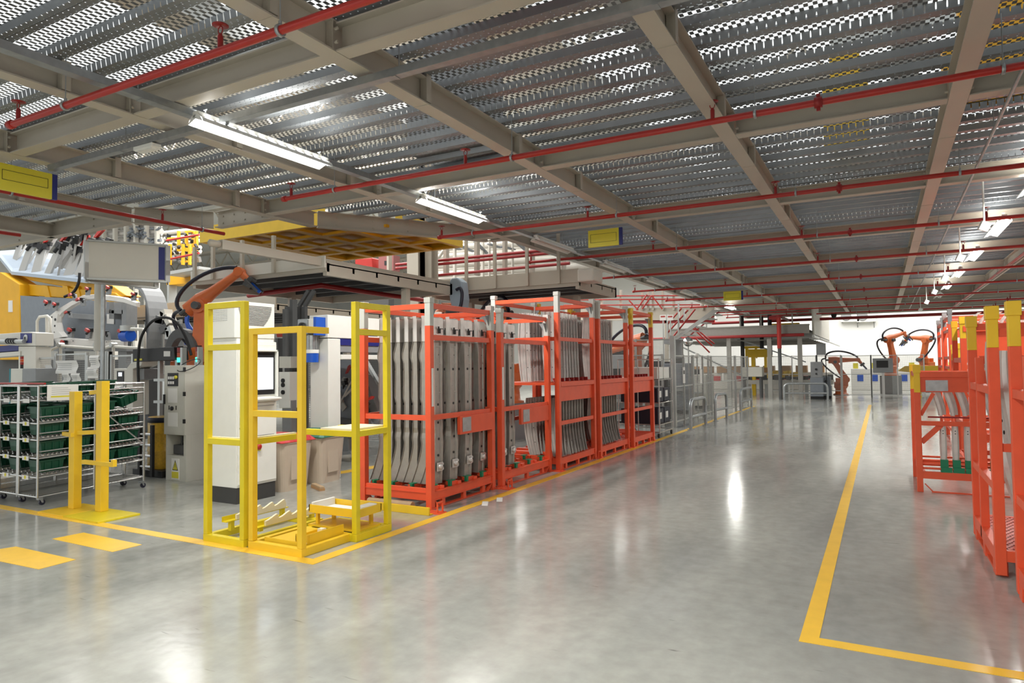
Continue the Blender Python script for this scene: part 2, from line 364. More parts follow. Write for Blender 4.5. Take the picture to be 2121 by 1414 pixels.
# ---------------------------------------------------------------- luminaires
ORD = 'first second third fourth fifth sixth seventh eighth ninth tenth eleventh twelfth'.split()
def luminaire(lit):
    t = thing('batten_luminaire', '', 'light fixture')
    b = MB(); L = 1.58
    b.box(-0.035, 0.035, -L/2, L/2, 0.0, 0.055); b.build('housing', 'white', t)
    r = MB()
    for s in (-1, 1):
        r.add([(s*0.03,-L/2,0.02),(s*0.03,L/2,0.02),(s*0.085,L/2,-0.012),(s*0.085,-L/2,-0.012),(s*0.10,L/2,-0.05),(s*0.10,-L/2,-0.05)], [(0,1,2,3),(3,2,4,5)])
        for e in (-1, 1): r.add([(0,e*L/2,0.03),(s*0.05,e*L/2,0.02),(s*0.10,e*L/2,-0.05),(0,e*L/2,-0.01)], [(0,1,2,3)])
    o = r.build('reflector', 'reflector', t)
    m = o.modifiers.new('solid', 'SOLIDIFY'); m.thickness = 0.002
    # bright uplight slots along the shoulder
    sl = MB()
    for k in range(13):
        y = -L/2+0.06+k*0.118
        for s in (-1, 1): sl.add([(s*0.045,y,0.0145),(s*0.045,y+0.07,0.0145),(s*0.075,y+0.07,-0.002),(s*0.075,y,-0.002)], [(0,1,2,3)])
    sl.build('uplight_slots', 'tube' if lit else 'white', t)
    for s in (-1, 1):
        tb = MB(); tb.tube((s*0.045, -L/2+0.02, -0.02), (s*0.045, L/2-0.02, -0.02), 0.013, 8); tb.build('fluorescent_tube', 'tube' if lit else 'white', t)
    h = MB()
    for y in (-L/2+0.1, L/2-0.1):
        h.tube((0, y, 0.055), (0, y, 0.10), 0.006, 6); h.tube((0.02, y, 0.10), (-0.02, y, 0.10), 0.006, 6)
    h.build('bracket', 'galv', t)
    if lit:
        for nm, z, rx, e in (('tube_light', -0.055, 0, 62), ('tube_uplight', 0.075, PI, 9)):
            l = bpy.data.lights.new(nm, 'AREA'); l.shape = 'RECTANGLE'; l.size = 0.16; l.size_y = 1.5; l.energy = e; l.color = (1.0, 0.995, 0.94)
            q = bpy.data.objects.new(nm, l); SC.collection.objects.link(q); q.parent = t; q.location = (0, 0, z); q.rotation_euler = (rx, 0, 0)
    return t
LON, LOFF = luminaire(True), luminaire(False)
used = {}
def put(src, loc, label, group):
    if src.name not in used: used[src.name] = 1; src.location = loc; src['label'] = label; src['group'] = group; return src
    return dup(src, loc, 0, label, group)
LY = [4.57+3.3*k for k in range(9)]
for k, y in enumerate(LY):
    lit = k in (0, 1, 7)
    lab = ['large lit fluorescent batten over the chrome racks, brightest of the left row', 'lit fluorescent batten, second of the left row, above the first orange rack',
           'unlit white batten, third of the left row, next to the hanging yellow sign', 'unlit white batten, fourth of the left row', 'unlit white batten, fifth of the left row',
           'unlit white batten, sixth of the left row', 'unlit white batten, seventh of the left row', 'small lit batten near the far end of the left row above the stairs', 'unlit last batten of the left row'][k]
    put(LON if lit else LOFF, (-5.2, y, 3.80), lab, 'fluorescent battens in the left row')
for k in range(6):
    put(LON if k < 5 else LOFF, (1.74, 10.3+3.3*k, 3.80), '%s fluorescent batten of the right row under the deck%s' % (ORD[k], ' (unlit)' if k == 5 else ', lit'), 'fluorescent battens in the right row')
# side rows continue out of view; unseen middle battens added to brighten the floor
for k, (x, y) in enumerate([(-5.2, -2.0), (-5.2, -5.3), (-1.6, -0.8), (-1.6, -4.1), (6.2, 22.9), (6.2, 26.2), (-1.6, 2.3), (6.2, 29.5), (-1.6, -7.0)]):
    put(LON, (x, y, 3.80), 'unseen lit fluorescent batten added outside the view to brighten the floor', 'fluorescent battens outside the photo')
# ---------------------------------------------------------------- trays and conduits
def tray(a, b, w, h, label, m='galv'):
    mb = MB(); a = Vector(a); b = Vector(b); d = (b-a).normalized(); s = Vector((-d.y, d.x, 0))*w/2
    for o in (s, -s): mb.bar(a+o+Vector((0,0,h/2)), b+o+Vector((0,0,h/2)), 0.003, h)
    mb.bar(a, b, w, 0.003)
    n = int((b-a).length/2.2)
    for i in range(1, n+1):
        p = a+(b-a)*i/(n+1); mb.bar(p-s*1.05-Vector((0,0,0.004)), p+s*1.05-Vector((0,0,0.004)), 0.03, 0.004); mb.tube(p+s, p+s+Vector((0,0,0.3)), 0.004, 5)
    return tag(mb.build('cable_tray', m), label, 'cable tray')
tray((-5.3, -3, 3.83), (-5.3, 33, 3.83), 0.09, 0.06, 'long galvanised cable tray running above the left row of battens')
tray((-8.0, 4.03, 3.81), (-5.36, 4.03, 3.81), 0.07, 0.06, 'short cable tray carrying the small white box, left of the big lit batten')
tray((-5.22, 4.03, 3.81), (9, 4.03, 3.81), 0.07, 0.06, 'cable tray crossing the ceiling right of the big lit batten')
t = thing('emergency_light', 'small flat white emergency light box under the short cable tray', 'emergency light', (-6.27, 4.03, 3.77))
MB().box(-0.15, 0.15, -0.05, 0.05, -0.01, 0.03).build('housing', 'white', t, 0.006); MB().box(-0.12, 0.12, -0.04, 0.04, -0.022, -0.01).build('diffuser', 'reflector', t)
# steel conduit on the right with dropped boxes
mb = MB(); mb.tube((1.0, 3, 3.83), (1.12, 33.5, 3.83), 0.016, 8)
for y in range(5, 33, 3): mb.tube((1.03, y, 3.83), (1.03, y, 4.13), 0.004, 5)
tag(mb.build('conduit_pipe', 'galv'), 'thin shiny conduit tube running along the ceiling right of the far beam', 'conduit')
for k, y in enumerate([8.9, 12.1, 15.4, 18.8, 22.3, 26]):
    t = thing('hanging_socket_box', '%s small white box hanging on a rod beside the shiny ceiling conduit' % ORD[k], 'socket box', (1.28, y+2.2, 0), 0, 'boxes hanging beside the ceiling conduit')
    z = 3.42
    MB().tube((0, 0, z+0.06), (0, 0, 4.2), 0.012, 6).build('rod', 'white', t)
    MB().obox((0, 0, z), 0.11, 0.10, 0.12, (0.2, 0.4, 0.2)).build('box', 'white', t)
# ---------------------------------------------------------------- sprinkler pipes
def sprinkler(z0=3.78):
    b = MB(); b.tube((0,0,z0-0.03), (0,0,z0+0.07), 0.02, 8)
    return b
SPR = MB(); SPR.tube((0,0,0.0), (0,0,0.085), 0.019, 8); SPR.tube((0,0,0.085), (0,0,0.10), 0.014, 6)
for s in (-1, 1): SPR.path([(s*0.012,0,0.10),(s*0.022,0,0.12),(s*0.020,0,0.14),(0,0,0.155)], 0.004, 5)
SPR.lathe([(0.002,0.155),(0.055,0.157),(0.055,0.160),(0.002,0.162)], n=12)
SPRM = SPR.mesh('sprinkler_head', ['red_dark'])
HNG = MB(); HNG.lathe([(0.036,-0.012),(0.040,-0.012),(0.040,0.012),(0.036,0.012)], ax=(1,0,0), n=14); HNG.tube((0,0,0.038), (0,0,0.42), 0.004, 6); HNG.tube((0,0,0.038), (0,0,0.06), 0.012, 6)
HNGM = HNG.mesh('pipe_hanger', ['galv'])
CPL = MB(); CPL.lathe([(0.034,-0.03),(0.046,-0.03),(0.046,0.03),(0.034,0.03)], ax=(1,0,0), n=12); CPL.box(-0.015,0.015,-0.01,0.01,-0.07,0.07)
CPLM = CPL.mesh('pipe_coupling', ['red_dark'])
def child(me, name, par, loc, rz=0):
    o = bpy.data.objects.new(name, me); SC.collection.objects.link(o); o.parent = par; o.location = loc; o.rotation_euler = (0,0,rz); return o
PY = [3.0, 6.07, 9.22, 12.48, 15.8, 19.24, 22.7, 26.1, 29.5, 33.0]
for k, y in enumerate(PY):
    x0 = -6.6 if k < 2 else -6.4
    t = thing('sprinkler_pipe', '%s red sprinkler pipe crossing under the deck, counted from the near end' % ORD[k], 'sprinkler pipe', (0, y, 3.75), 0, 'red sprinkler pipes under the deck')
    MB().tube((x0, 0, 0), (9, 0, 0), 0.029, 10).build('pipe', 'red_pipe', t)
    b = MB(); b.lathe([(0.029,0),(0.037,0),(0.037,0.06),(0.02,0.06)], c=(x0+0.03,0,0), ax=(-1,0,0), n=12); b.build('end_cap', 'red_pipe', t)
    for i in range(6): child(SPRM, 'sprinkler_head', t, (-6.48+2.61*i+ (0.12 if k >= 2 else 0), 0, 0.02))
    for x in (-5.75, -3.3, -0.9, 0.85, 3.3, 5.6): child(HNGM, 'hanger', t, (x, 0, 0))
    for x in (-0.4, 4.0): child(CPLM, 'coupling', t, (x, 0, 0))
def ypipe(x, y0, y1, label, z=3.75, r=0.028):
    t = thing('sprinkler_pipe', label, 'sprinkler pipe', (x, 0, z))
    MB().tube((0, y0, 0), (0, y1, 0), r, 10).build('pipe', 'red_pipe', t)
    y = y1-0.15
    while y > y0: child(SPRM, 'sprinkler_head', t, (0, y-0.9, 0.02)); child(HNGM, 'hanger', t, (0, y-0.25, 0), PI/2); y -= 2.6
    return t
ypipe(-9.13, -2, 7.16, 'red sprinkler pipe passing under the nearest hanging yellow sign')
ypipe(P(42,487,z=3.75).x, -2, P(42,487,z=3.75).y, 'red sprinkler pipe ending above the tilted clamp fixture')
t = thing('sprinkler_main', 'red sprinkler main running along the ceiling beside the right lamps', 'sprinkler pipe', (2.70, 0, 3.83))
MB().tube((0, 4, 0), (0, 34.3, 0), 0.032, 10).build('pipe', 'red_pipe', t)
for y in range(5, 34, 4): child(HNGM, 'hanger', t, (0, y+0.3, 0), PI/2)
tag(MB().tube((2.80, 4, 3.84), (2.80, 34.3, 3.84), 0.02, 8).build('conduit_pipe', 'beam'), 'pale conduit running along the red sprinkler main at the right', 'conduit')
mb = MB(); mb.tube((-7.5, 34.9, 3.62), (9, 34.9, 3.62), 0.07, 12)
tag(mb.build('fire_main_pipe', 'red_dark'), 'thick dark red fire main across the far end of the deck', 'fire main')
rx = P(1614, 700, y=31.2).x; t = thing('fire_riser', 'vertical red riser pipe dropping from the fire main at the far end', 'fire riser', (rx, 31.2, 0))
MB().tube((0,0,2.2), (0,0,3.62), 0.09, 12).build('pipe', 'red_pipe', t)
b = MB(); b.tube((0,0,3.55), (0,0,3.66), 0.13, 12); b.tube((-0.4,0,3.55), (0.02,0,3.55), 0.09, 10); b.tube((0,0.05,3.60), (0,3.65,3.62), 0.06, 10); b.build('elbow_pipe', 'red_dark', t)
MB().tube((0,0,0), (0,0,2.2), 0.075, 10).build('lower_pipe', 'grey_dark', t)
# ---------------------------------------------------------------- hanging signs
def hang_sign(loc, label, face='y', w=0.54, h=0.285, panel='sign_yellow'):
    t = thing('hanging_sign', label, 'hanging sign', loc, 0 if face == 'y' else PI/2)
    MB().box(-w/2, w/2, -0.02, 0.02, -h/2, h/2).build('panel', panel, t, 0.003)
    MB().box(w/2, w/2+0.055, -0.02, 0.02, -h/2, h/2).build('side_band', 'blue', t)
    b = MB(); a, c = w*0.42, h*0.24
    for z in (-c, c): b.box(-a, a, -0.023, -0.0205, z-0.002, z+0.002)
    for x in (-a, a): b.box(x-0.002, x+0.002, -0.023, -0.0205, -c, c)
    b.build('outline', 'black', t)
    b = MB()
    for x in (-w*0.42, w*0.42): b.tube((x, 0, h/2), (x, 0, h/2+0.35), 0.0015, 4)
    b.build('wire', 'galv', t)
    return t
hang_sign((-3.99, 10.5, 3.70), 'yellow sign with blue edge hanging beside the unlit battens')
hang_sign((-4.08, 22.0, 3.72), 'small distant yellow sign with blue edge hanging near the stairs')
# ---- near yellow sign, seen along the aisle direction, and the white double board
t = thing('hanging_sign', 'large yellow sign with black outline, cut by the left frame edge', 'hanging sign', (-8.254, 4.165, 3.70))
MB().box(-0.02, 0.02, -0.60, 0, -0.145, 0.145).build('panel', 'sign_yellow', t, 0.003)
MB().box(-0.02, 0.02, 0.0, 0.055, -0.145, 0.145).build('side_band', 'blue', t)
b = MB()
for z in (-0.03, 0.075): b.box(0.0205, 0.023, -0.5, -0.045, z-0.002, z+0.002)
for y in (-0.5, -0.045): b.box(0.0205, 0.023, y-0.002, y+0.002, -0.03, 0.075)
b.build('outline', 'black', t)
b = MB()
for y in (-0.4, -0.02): b.tube((0, y, 0.145), (0, y, 0.5), 0.0015, 4)
b.build('wire', 'galv', t)
# ---------------------------------------------------------------- yellow frames at the corner
TW = 0.055
def frame_thing(name, label, loc=(0,0,0)): return thing('parts_rack', label, 'parts rack', loc)
def V(*p): return Vector(p)
def sq(mb, a, b, w=TW): return mb.bar(a, b, w)
# frame one: tall greenish-yellow frame with saw-tooth cradles
t = frame_thing('parts_frame', 'greenish-yellow tube frame with ivory saw-tooth cradles, in front of the white cabinet', (-5.33, 4.2, 0))
xl, xr = -0.24, 0.255; D = 0.95
for x in (xl, xr):
    b = MB(); sq(b, (x, 0, 0.066), (x, 0, 2.215)); b.build('post', 'yellow_green', t, 0.003)
b = MB(); sq(b, (xl+TW/2, 0, 2.19), (xr-TW/2, 0, 2.19)); b.build('top_rail', 'yellow_green', t, 0.003)
b = MB(); sq(b, (xl+TW/2, 0, 1.80), (xr-TW/2, 0, 1.80)); b.build('cross_rail', 'yellow_green', t, 0.003)
b = MB(); sq(b, (xl+TW/2, 0, 0.93), (xr-TW/2, 0, 0.93)); b.build('cross_rail', 'yellow_green', t, 0.003)
b = MB(); sq(b, (xr, TW/2, 0.93), (xr, 0.60, 0.93)); b.build('arm', 'yellow_green', t, 0.003)
b = MB(); b.box(xl+0.02, xr-0.02, 0.02, 0.05, 0.955, 0.968); b.box(xr-0.02, xr+0.02, 0.03, 0.6, 0.958, 0.972); b.build('pad', 'ivory', t)
b = MB(); h = 0.065
b.box(xl-TW/2, xr+TW/2, -TW/2-0.002, TW/2, 0.0, h); b.box(xl-TW/2, xl+TW/2, TW/2, D, 0, h); b.box(xr-TW/2, xr+TW/2, TW/2, D, 0, h); b.box(xl+TW/2, xr-TW/2, D-TW, D, 0, h)
b.build('base', 'yellow_green', t, 0.003)
def cradle(par, x0, y0, y1, z, teeth, m):
    c = MB(); c.box(x0-0.03, x0+0.03, y0, y1, z, z+0.008); c.box(x0-0.034, x0-0.028, y0, y1, z, z+0.05)
    for y in (y0+0.06, y1-0.08): c.box(x0-0.02, x0+0.02, y, y+0.04, h, z)
    k = c.build('cradle', m, par)
    s = MB(); n = teeth; L = (y1-y0)*0.8; ys = y0+(y1-y0)*0.15; pts = [(0, 0)]
    for i in range(n*8+1):
        u = i/8.0; f = u % 1.0
        pts.append((L*u/n, 0.045 + 0.045*(0.5-0.5*math.cos(PI*f)) if f > 0.02 else 0.045))
    pts.append((L, 0))
    s.prism(pts, (x0+0.012, ys, z+0.008), (0,1,0), (0,0,1), 0.024); s.build('saw_pad', 'ivory', k)
cradle(t, xl+0.10, 0.10, 0.86, 0.155, 4, 'yellow_green')
cradle(t, xr-0.12, 0.20, 1.00, 0.10, 4, 'yellow_green')
# frame two with the lower top, joined to frame three
t = frame_thing('parts_frame', 'golden yellow tube frame with lower top and flat base tray, at the floor line corner', (-4.66, 4.2, 0))
xl, xr = -0.30, 0.30
for x in (xl, xr):
    b = MB(); sq(b, (x, 0, 0.071), (x, 0, 1.96)); b.build('post', 'yellow', t, 0.003)
for nm, z in (('top_rail', 1.932), ('cross_rail', 1.20)):
    b = MB(); sq(b, (xl+TW/2, 0, z), (xr-TW/2, 0, z)); b.build(nm, 'yellow', t, 0.003)
b = MB(); sq(b, (xr, TW/2, 1.932), (xr, 0.30, 1.932)); b.build('arm', 'yellow', t, 0.003)
b = MB(); h = 0.07
b.box(xl-TW/2, xr+TW/2, -TW/2-0.002, TW/2, 0, h); b.box(xl-TW/2, xl+TW/2, TW/2, 0.6, 0, h); b.box(xr-TW/2, xr+TW/2, TW/2, 0.56, 0, h); b.box(xl+TW/2, xr-TW/2, 0.54, 0.6, 0, h)
b.build('base', 'yellow', t, 0.003)
b = MB(); b.box(xl+0.09, xr-0.06, 0.05, 0.54, 0.05, 0.075); b.box(xl+0.09, xr-0.06, 0.05, 0.058, 0.075, 0.10); b.build('base_tray', 'yellow', t)
b = MB(); b.box(xr-0.20, xr-0.035, 0.12, 0.125, 0.075, 0.145); b.box(xr-0.045, xr-0.038, 0.10, 0.55, 0.06, 0.155); b.box(xr-0.20, xr-0.193, 0.12, 0.42, 0.075, 0.13); b.build('side_guide', 'yellow', t)
b = MB(); b.box(xr-0.12, xr-0.06, 0.30, 0.35, 0.13, 0.16); b.box(xr-0.16, xr-0.05, 0.06, 0.12, 0.075, 0.082); b.build('pad', 'ivory', t)
t = frame_thing('parts_frame', 'yellow tube frame with shelf arm and raised white-lined tray, beside the orange racks', (-4.28, 5.0, 0))
ya, yb = -0.215, 0.235
for y in (ya, yb):
    b = MB(); sq(b, (0, y, 0.071), (0, y, 2.21)); b.build('post', 'yellow_green', t, 0.003)
b = MB(); sq(b, (0, ya+TW/2, 2.18), (0, yb-TW/2, 2.18)); b.build('top_rail', 'yellow_green', t, 0.003)
for z in (1.93, 0.985):
    b = MB(); sq(b, (0, ya+TW/2, z), (0, yb-TW/2, z)); b.build('cross_rail', 'yellow_green', t, 0.003)
for y in (ya, yb): b = MB(); sq(b, (-TW/2, y, 0.985), (-0.62, y, 0.985)); b.build('arm', 'yellow_green', t, 0.003)
b = MB(); b.box(-0.42, -0.03, ya-0.02, yb+0.02, 1.012, 1.03); b.build('pad', 'ivory', t)
b = MB(); b.box(-TW/2, TW/2, ya-TW/2, yb+TW/2+0.002, 0, 0.07); b.box(-0.65, -TW/2, yb-TW/2, yb+TW/2, 0, 0.065); b.box(-0.65, -TW/2, ya-TW/2, ya+TW/2, 0, 0.065); b.box(-0.65, -0.60, ya, yb, 0, 0.065)
b.build('base', 'yellow_green', t, 0.003)
b = MB(); b.box(-0.66, -0.03, -0.16, 0.16, 0.065, 0.085)
for x in (-0.60, -0.12): 
    for y in (-0.12, 0.10): b.box(x, x+0.03, y, y+0.03, 0.085, 0.20)
b.build('tray_stand', 'yellow', t)
tr = MB(); tr.box(-0.64, -0.02, -0.17, 0.17, 0.20, 0.215)
for a in ((-0.64,-0.02,-0.17,-0.158), (-0.64,-0.02,0.158,0.17), (-0.64,-0.628,-0.17,0.17), (-0.032,-0.02,-0.17,0.17)): tr.box(*a, 0.215, 0.275)
tr = tr.build('tray', 'yellow', t); b = MB(); b.box(-0.60, -0.14, -0.11, 0.14, 0.216, 0.226); b.box(-0.626, -0.60, -0.15, 0.15, 0.215, 0.295); b.box(-0.13, -0.034, -0.10, 0.12, 0.216, 0.285); b.build('tray_lining', 'paper', tr, 0.003)
# ---------------------------------------------------------------- two yellow post stands
def pstand(loc, label, H, x0, arms, plate):
    t = thing('post_stand', label, 'post stand', loc)
    b = MB(); b.box(*plate, 0, 0.022); b.build('base_plate', 'yellow_green' if x0 else 'yellow', t, 0.003)
    b = MB(); b.box(-0.055, 0.055, -0.045, 0.045, 0.022, H); b.build('post', 'yellow', t, 0.004)
    for a, c in arms: b = MB(); b.bar(a, c, 0.04, 0.045); b.build('arm', 'yellow', t, 0.002)
    return t
pstand((-8.2, 4.43, 0), 'yellow post stand with one crooked arm, left of its pair before the flow racks', 1.36, 0,
       [((-0.28, 0.02, 0.86), (0.06, -0.065, 0.865)), ((0.055, 0.0, 0.885), (0.40, 0.09, 0.90))], (-0.19, 0.32, -0.30, 0.20))
pstand((-7.735, 4.47, 0), 'yellow post stand with two short side arms, right of its pair before the flow racks', 1.48, 1,
       [((-0.24, 0.0, 1.345), (-0.05, 0.0, 1.36)), ((-0.26, -0.065, 0.565), (0.33, -0.065, 0.565)), ((0.33, -0.065, 0.545), (0.33, -0.065, 0.62))], (-0.135, 0.52, -0.34, 0.12))
# ---------------------------------------------------------------- chrome flow racks and green bins
LEV = [0.098, 0.326, 0.555, 0.773, 0.97, 1.245]
RWX, RL = 0.43, 1.32
CW = MB(); CW.tube((-0.012,0,0.033),(0.012,0,0.033),0.033,14)
def flow_rack(x, y, label):
    t = thing('flow_rack', label, 'flow rack', (x, y, 0), 0, 'chrome flow racks on castors')
    b = MB()
    for px in (-RWX, 0):
        for py in (0, RL*0.5, RL): b.tube((px, py, 0.09), (px, py, 1.43), 0.014, 8)
    b.build('upright_tubes', 'chrome', t)
    b = MB()
    for py in (0, RL): b.tube((-RWX, py, 1.42), (0, py, 1.42), 0.012, 8)
    for px in (-RWX, 0): b.tube((px, 0, 1.42), (px, RL, 1.42), 0.012, 8); b.tube((px, 0, 1.33), (px, RL, 1.36), 0.009, 6)
    b.tube((0, RL*0.52, 1.14), (0, RL*0.97, 0.62), 0.011, 8)
    b.build('top_frame', 'chrome', t)
    for z in LEV:
        b = MB()
        for py in (0, RL): b.tube((-RWX, py, z+(0.05 if py else 0)), (0, py, z+(0.05 if py else 0)), 0.012, 6)
        for px in (-RWX, 0): b.tube((px, 0, z), (px, RL, z+0.05), 0.011, 6)
        if z > 0.2:
            for px in (-RWX, 0): b.tube((px, 0, z+0.08), (px, RL, z+0.12), 0.009, 6)
        for i in range(4 if z > 0.2 else 7):
            px = -RWX+0.05+(RWX-0.10)*i/(3 if z > 0.2 else 6)
            b.bar((px, 0.01, z+0.012), (px, RL-0.01, z+0.06), 0.012, 0.014)
            for j in range(26 if z > 0.2 else 0): yy = 0.03+j*0.049; b.tube((px-0.012, yy, z+0.026+0.0375*yy/1.0), (px+0.012, yy, z+0.026+0.0375*yy), 0.011, 6)
        b.build('roller_shelf', 'chrome', t)
    each(t, 'label_card', 'paper', [(-RWX+0.12, -RWX+0.26, -0.02, -0.017, z-0.028, z+0.022) for z in LEV[1:]])
    for z in LEV[1:-1]: MB().lathe([(0.0,0),(0.022,0.0),(0.022,0.002)], c=(-RWX+0.19, -0.0205, z-0.002), ax=(0,-1,0), n=10).build('label_spot', 'sign_yellow', t)
    for px in (-RWX, 0):
        for py in (0.03, RL-0.03):
            c = MB(); c.box(px-0.025, px+0.025, py-0.03, py+0.02, 0.066, 0.092)
            for s in (-0.018, 0.018): c.prism([(-0.02,0.092),(0.02,0.092),(0.03,0.03),(0.012,0.03)], (px+s, py, 0), (0,1,0), (0,0,1), 0.003)
            c = c.build('caster_fork', 'galv', t)
            w = MB(); w.tube((px-0.012, py+0.02, 0.033), (px+0.012, py+0.02, 0.033), 0.033, 14); w.build('caster_wheel', 'hose', c)
    return t
XS = [-8.86, -9.32, -9.78, -10.24]
for i, x in enumerate(XS):
    flow_rack(x, 4.36, ['chrome tube flow rack on castors, end rack with the clipped white sheet on its side', 'chrome tube flow rack second from the post stands', 'chrome tube flow rack third from the post stands', 'chrome tube flow rack fourth from the post stands, at the frame edge'][i])
def bin_mesh(w=0.20, l=0.30, h=0.15):
    b = MB(); o = []
    for z, k in ((0, 0.86), (h*0.86, 0.97), (h*0.86, 1.06), (h, 1.06), (h, 0.93), (0.01, 0.80)):
        o.append([Vector((a*w/2*k, c*l/2*k, z)) for a, c in ((-1,-1),(1,-1),(1,1),(-1,1))])
    b.loft(o)
    for s in (-1, 1): b.box(-w*0.28, w*0.28, s*l*0.5-0.006, s*l*0.5+0.006, h*0.45, h*0.88)
    for s in (-1, 1):
        for k in (-0.3, 0, 0.3): b.box(s*w*0.485-0.005, s*w*0.485+0.005, k*l-0.006, k*l+0.006, 0.01, h*0.88)
    return b.mesh('storage_bin', 'green_bin')
BINM = bin_mesh()
LN = ['bottom', 'second', 'third', 'fourth', 'top']
RN = ['end', 'second', 'third', 'fourth']
PN = ['front', 'next to front', 'middle', 'rear']
for i, x in enumerate(XS[:3]):
    for j, z in enumerate(LEV[1:]):
        for k in range(4):
            if (i == 2 and k > 1) or (i == 1 and j == 3 and k == 0) or (i == 1 and j == 4): continue
            if j == 4 and k > 2: continue
            y = 4.36+0.19+k*0.315
            o = bpy.data.objects.new('storage_bin', BINM); SC.collection.objects.link(o)
            o.location = (x-RWX/2+0.03, y, z+0.048+0.0375*(y-4.36)); o.rotation_euler = (math.atan(0.0375), 0, random.uniform(-0.03, 0.03)); o.scale = (1.45, 0.92, 0.98)
            if j == 3 and i == 0 and k == 3: o.location.z += 0.10; o.rotation_euler = (0.35, 0.12, 0.2)
            tag(o, 'green plastic bin, %s position on the %s shelf of the %s flow rack' % (PN[k], LN[j], RN[i]), 'bin', 'green bins in the flow racks')
# clipped sheets
def sheet(loc, w, h, label, rz=0, tilt=0, lines=True, m='paper', hl=False):
    t = thing('paper_sheet', label, 'paper sheet', loc, rz)
    MB().box(-w/2, w/2, -0.001, 0.001, -h/2, h/2).build('page', m, t).rotation_euler = (tilt, 0, 0)
    if lines:
        b = MB()
        for k in range(4): b.box(-w*0.36, w*random.uniform(0.1, 0.36), -0.0022, -0.0012, h*(0.3-0.13*k)-0.002, h*(0.3-0.13*k)+0.002)
        b.build('print_lines', 'grey', t).rotation_euler = (tilt, 0, 0)
    if hl: MB().box(-w*0.38, w*0.38, -0.0024, -0.0012, -h*0.3, -h*0.2).build('highlighted_band', 'sign_yellow', t)
    return t
sheet((-8.835, 4.62, 1.335), 0.36, 0.19, 'white printed sheet with yellow band clipped to the end flow rack', PI/2, hl=True)
t = tag(MB().tube((-11.0, 4.33, 1.452), (-8.66, 4.33, 1.452), 0.012, 8).build('red_rod', 'red_pipe'), 'thin red rod lying across the front top of the flow racks', 'rod')
# ---------------------------------------------------------------- white control cabinet with screen
t = thing('control_cabinet', 'tall white control cabinet with screen, cooling unit and black plinth', 'control cabinet', (-6.98, 5.44, 0))
X0, X1, Y0, Y1 = -0.24, 0.27, 0.0, 0.60
MB().box(X0+0.01, X1-0.01, Y0+0.01, Y1-0.01, 0, 0.19).build('plinth', 'plinth', t)
b = MB(); b.box(X0, X1, Y0, Y1, 0.19, 1.93); b.box(X0+0.02, X1-0.02, Y0+0.02, Y1-0.02, 1.93, 1.97); b.build('cabinet_body', 'white', t, 0.006)
a = MB(); a.box(X0+0.0, X1-0.01, Y0-0.02, Y1-0.02, 1.97, 2.41); a = a.build('cooling_unit', 'white', t, 0.008)
g = MB()
for k in range(15):
    z = 2.36-0.0165*k; w = 0.25-0.0006*k*k; g.box(X1-0.009, X1-0.004, 0.28-w, 0.28+w, z, z+0.006)
g.build('curved_grille', 'grey_dark', a)
g = MB()
for i in range(9):
    for j in range(11): g.box(X0+0.05+j*0.03, X0+0.068+j*0.03, Y0-0.0225, Y0-0.019, 2.34-0.02*i, 2.345-0.02*i)
g.build('slot_grille', 'grey', a)
d = MB(); d.box(X1, X1+0.012, Y0+0.10, Y1-0.01, 0.22, 1.18); d.box(X1, X1+0.010, Y0+0.02, Y0+0.09, 0.22, 1.90); d.build('door', 'white', t, 0.003)
s = MB(); s.box(X1, X1+0.05, Y0+0.14, Y0+0.16, 1.25, 1.83); s.box(X1, X1+0.05, Y1-0.03, Y1-0.01, 1.25, 1.83); s.box(X1, X1+0.05, Y0+0.14, Y1-0.01, 1.81, 1.83); s.box(X1, X1+0.012, Y0+0.14, Y1-0.01, 1.83, 1.9)
s = s.build('screen_hood', 'white', t, 0.003)
MB().box(X1, X1+0.015, Y0+0.17, Y1-0.04, 1.28, 1.80).build('screen_bezel', 'black', s)
MB().box(X1+0.015, X1+0.018, Y0+0.19, Y1-0.065, 1.34, 1.735).build('screen', 'screen', s)
b = MB(); b.prism([(0,0),(0.10,0.03),(0.10,0.045),(0,0.06)], (X1, Y1-0.005, 1.19), (1,0,0), (0,0,1), 0.48); b.build('keyboard_shelf', 'white', t)
each(t, 'door_seam', 'grey', [(X1+0.012, X1+0.016, Y0+0.17, Y1-0.05, 1.14, 1.145), (X1+0.012, X1+0.016, Y0+0.17, Y1-0.05, 0.78, 0.785)]); MB().box(X1+0.012, X1+0.018, 0.33, 0.345, 1.05, 1.08).build('lock', 'grey', t)
k = MB(); k.box(X1+0.012, X1+0.02, 0.255, 0.345, 0.60, 0.70); k = k.build('switch_plate', 'sign_yellow', t)
MB().lathe([(0.038,0),(0.038,0.025),(0.02,0.045),(0.01,0.045)], c=(X1+0.02, 0.30, 0.65), ax=(1,0,0), n=16).build('red_knob', 'red_pipe', k)
b = MB(); b.box(X1+0.01, X1+0.014, Y0+0.04, Y0+0.065, 0.93, 1.02); b.box(X1+0.01, X1+0.014, Y0+0.035, Y0+0.07, 0.88, 0.9); b.build('door_label', 'grey', t)
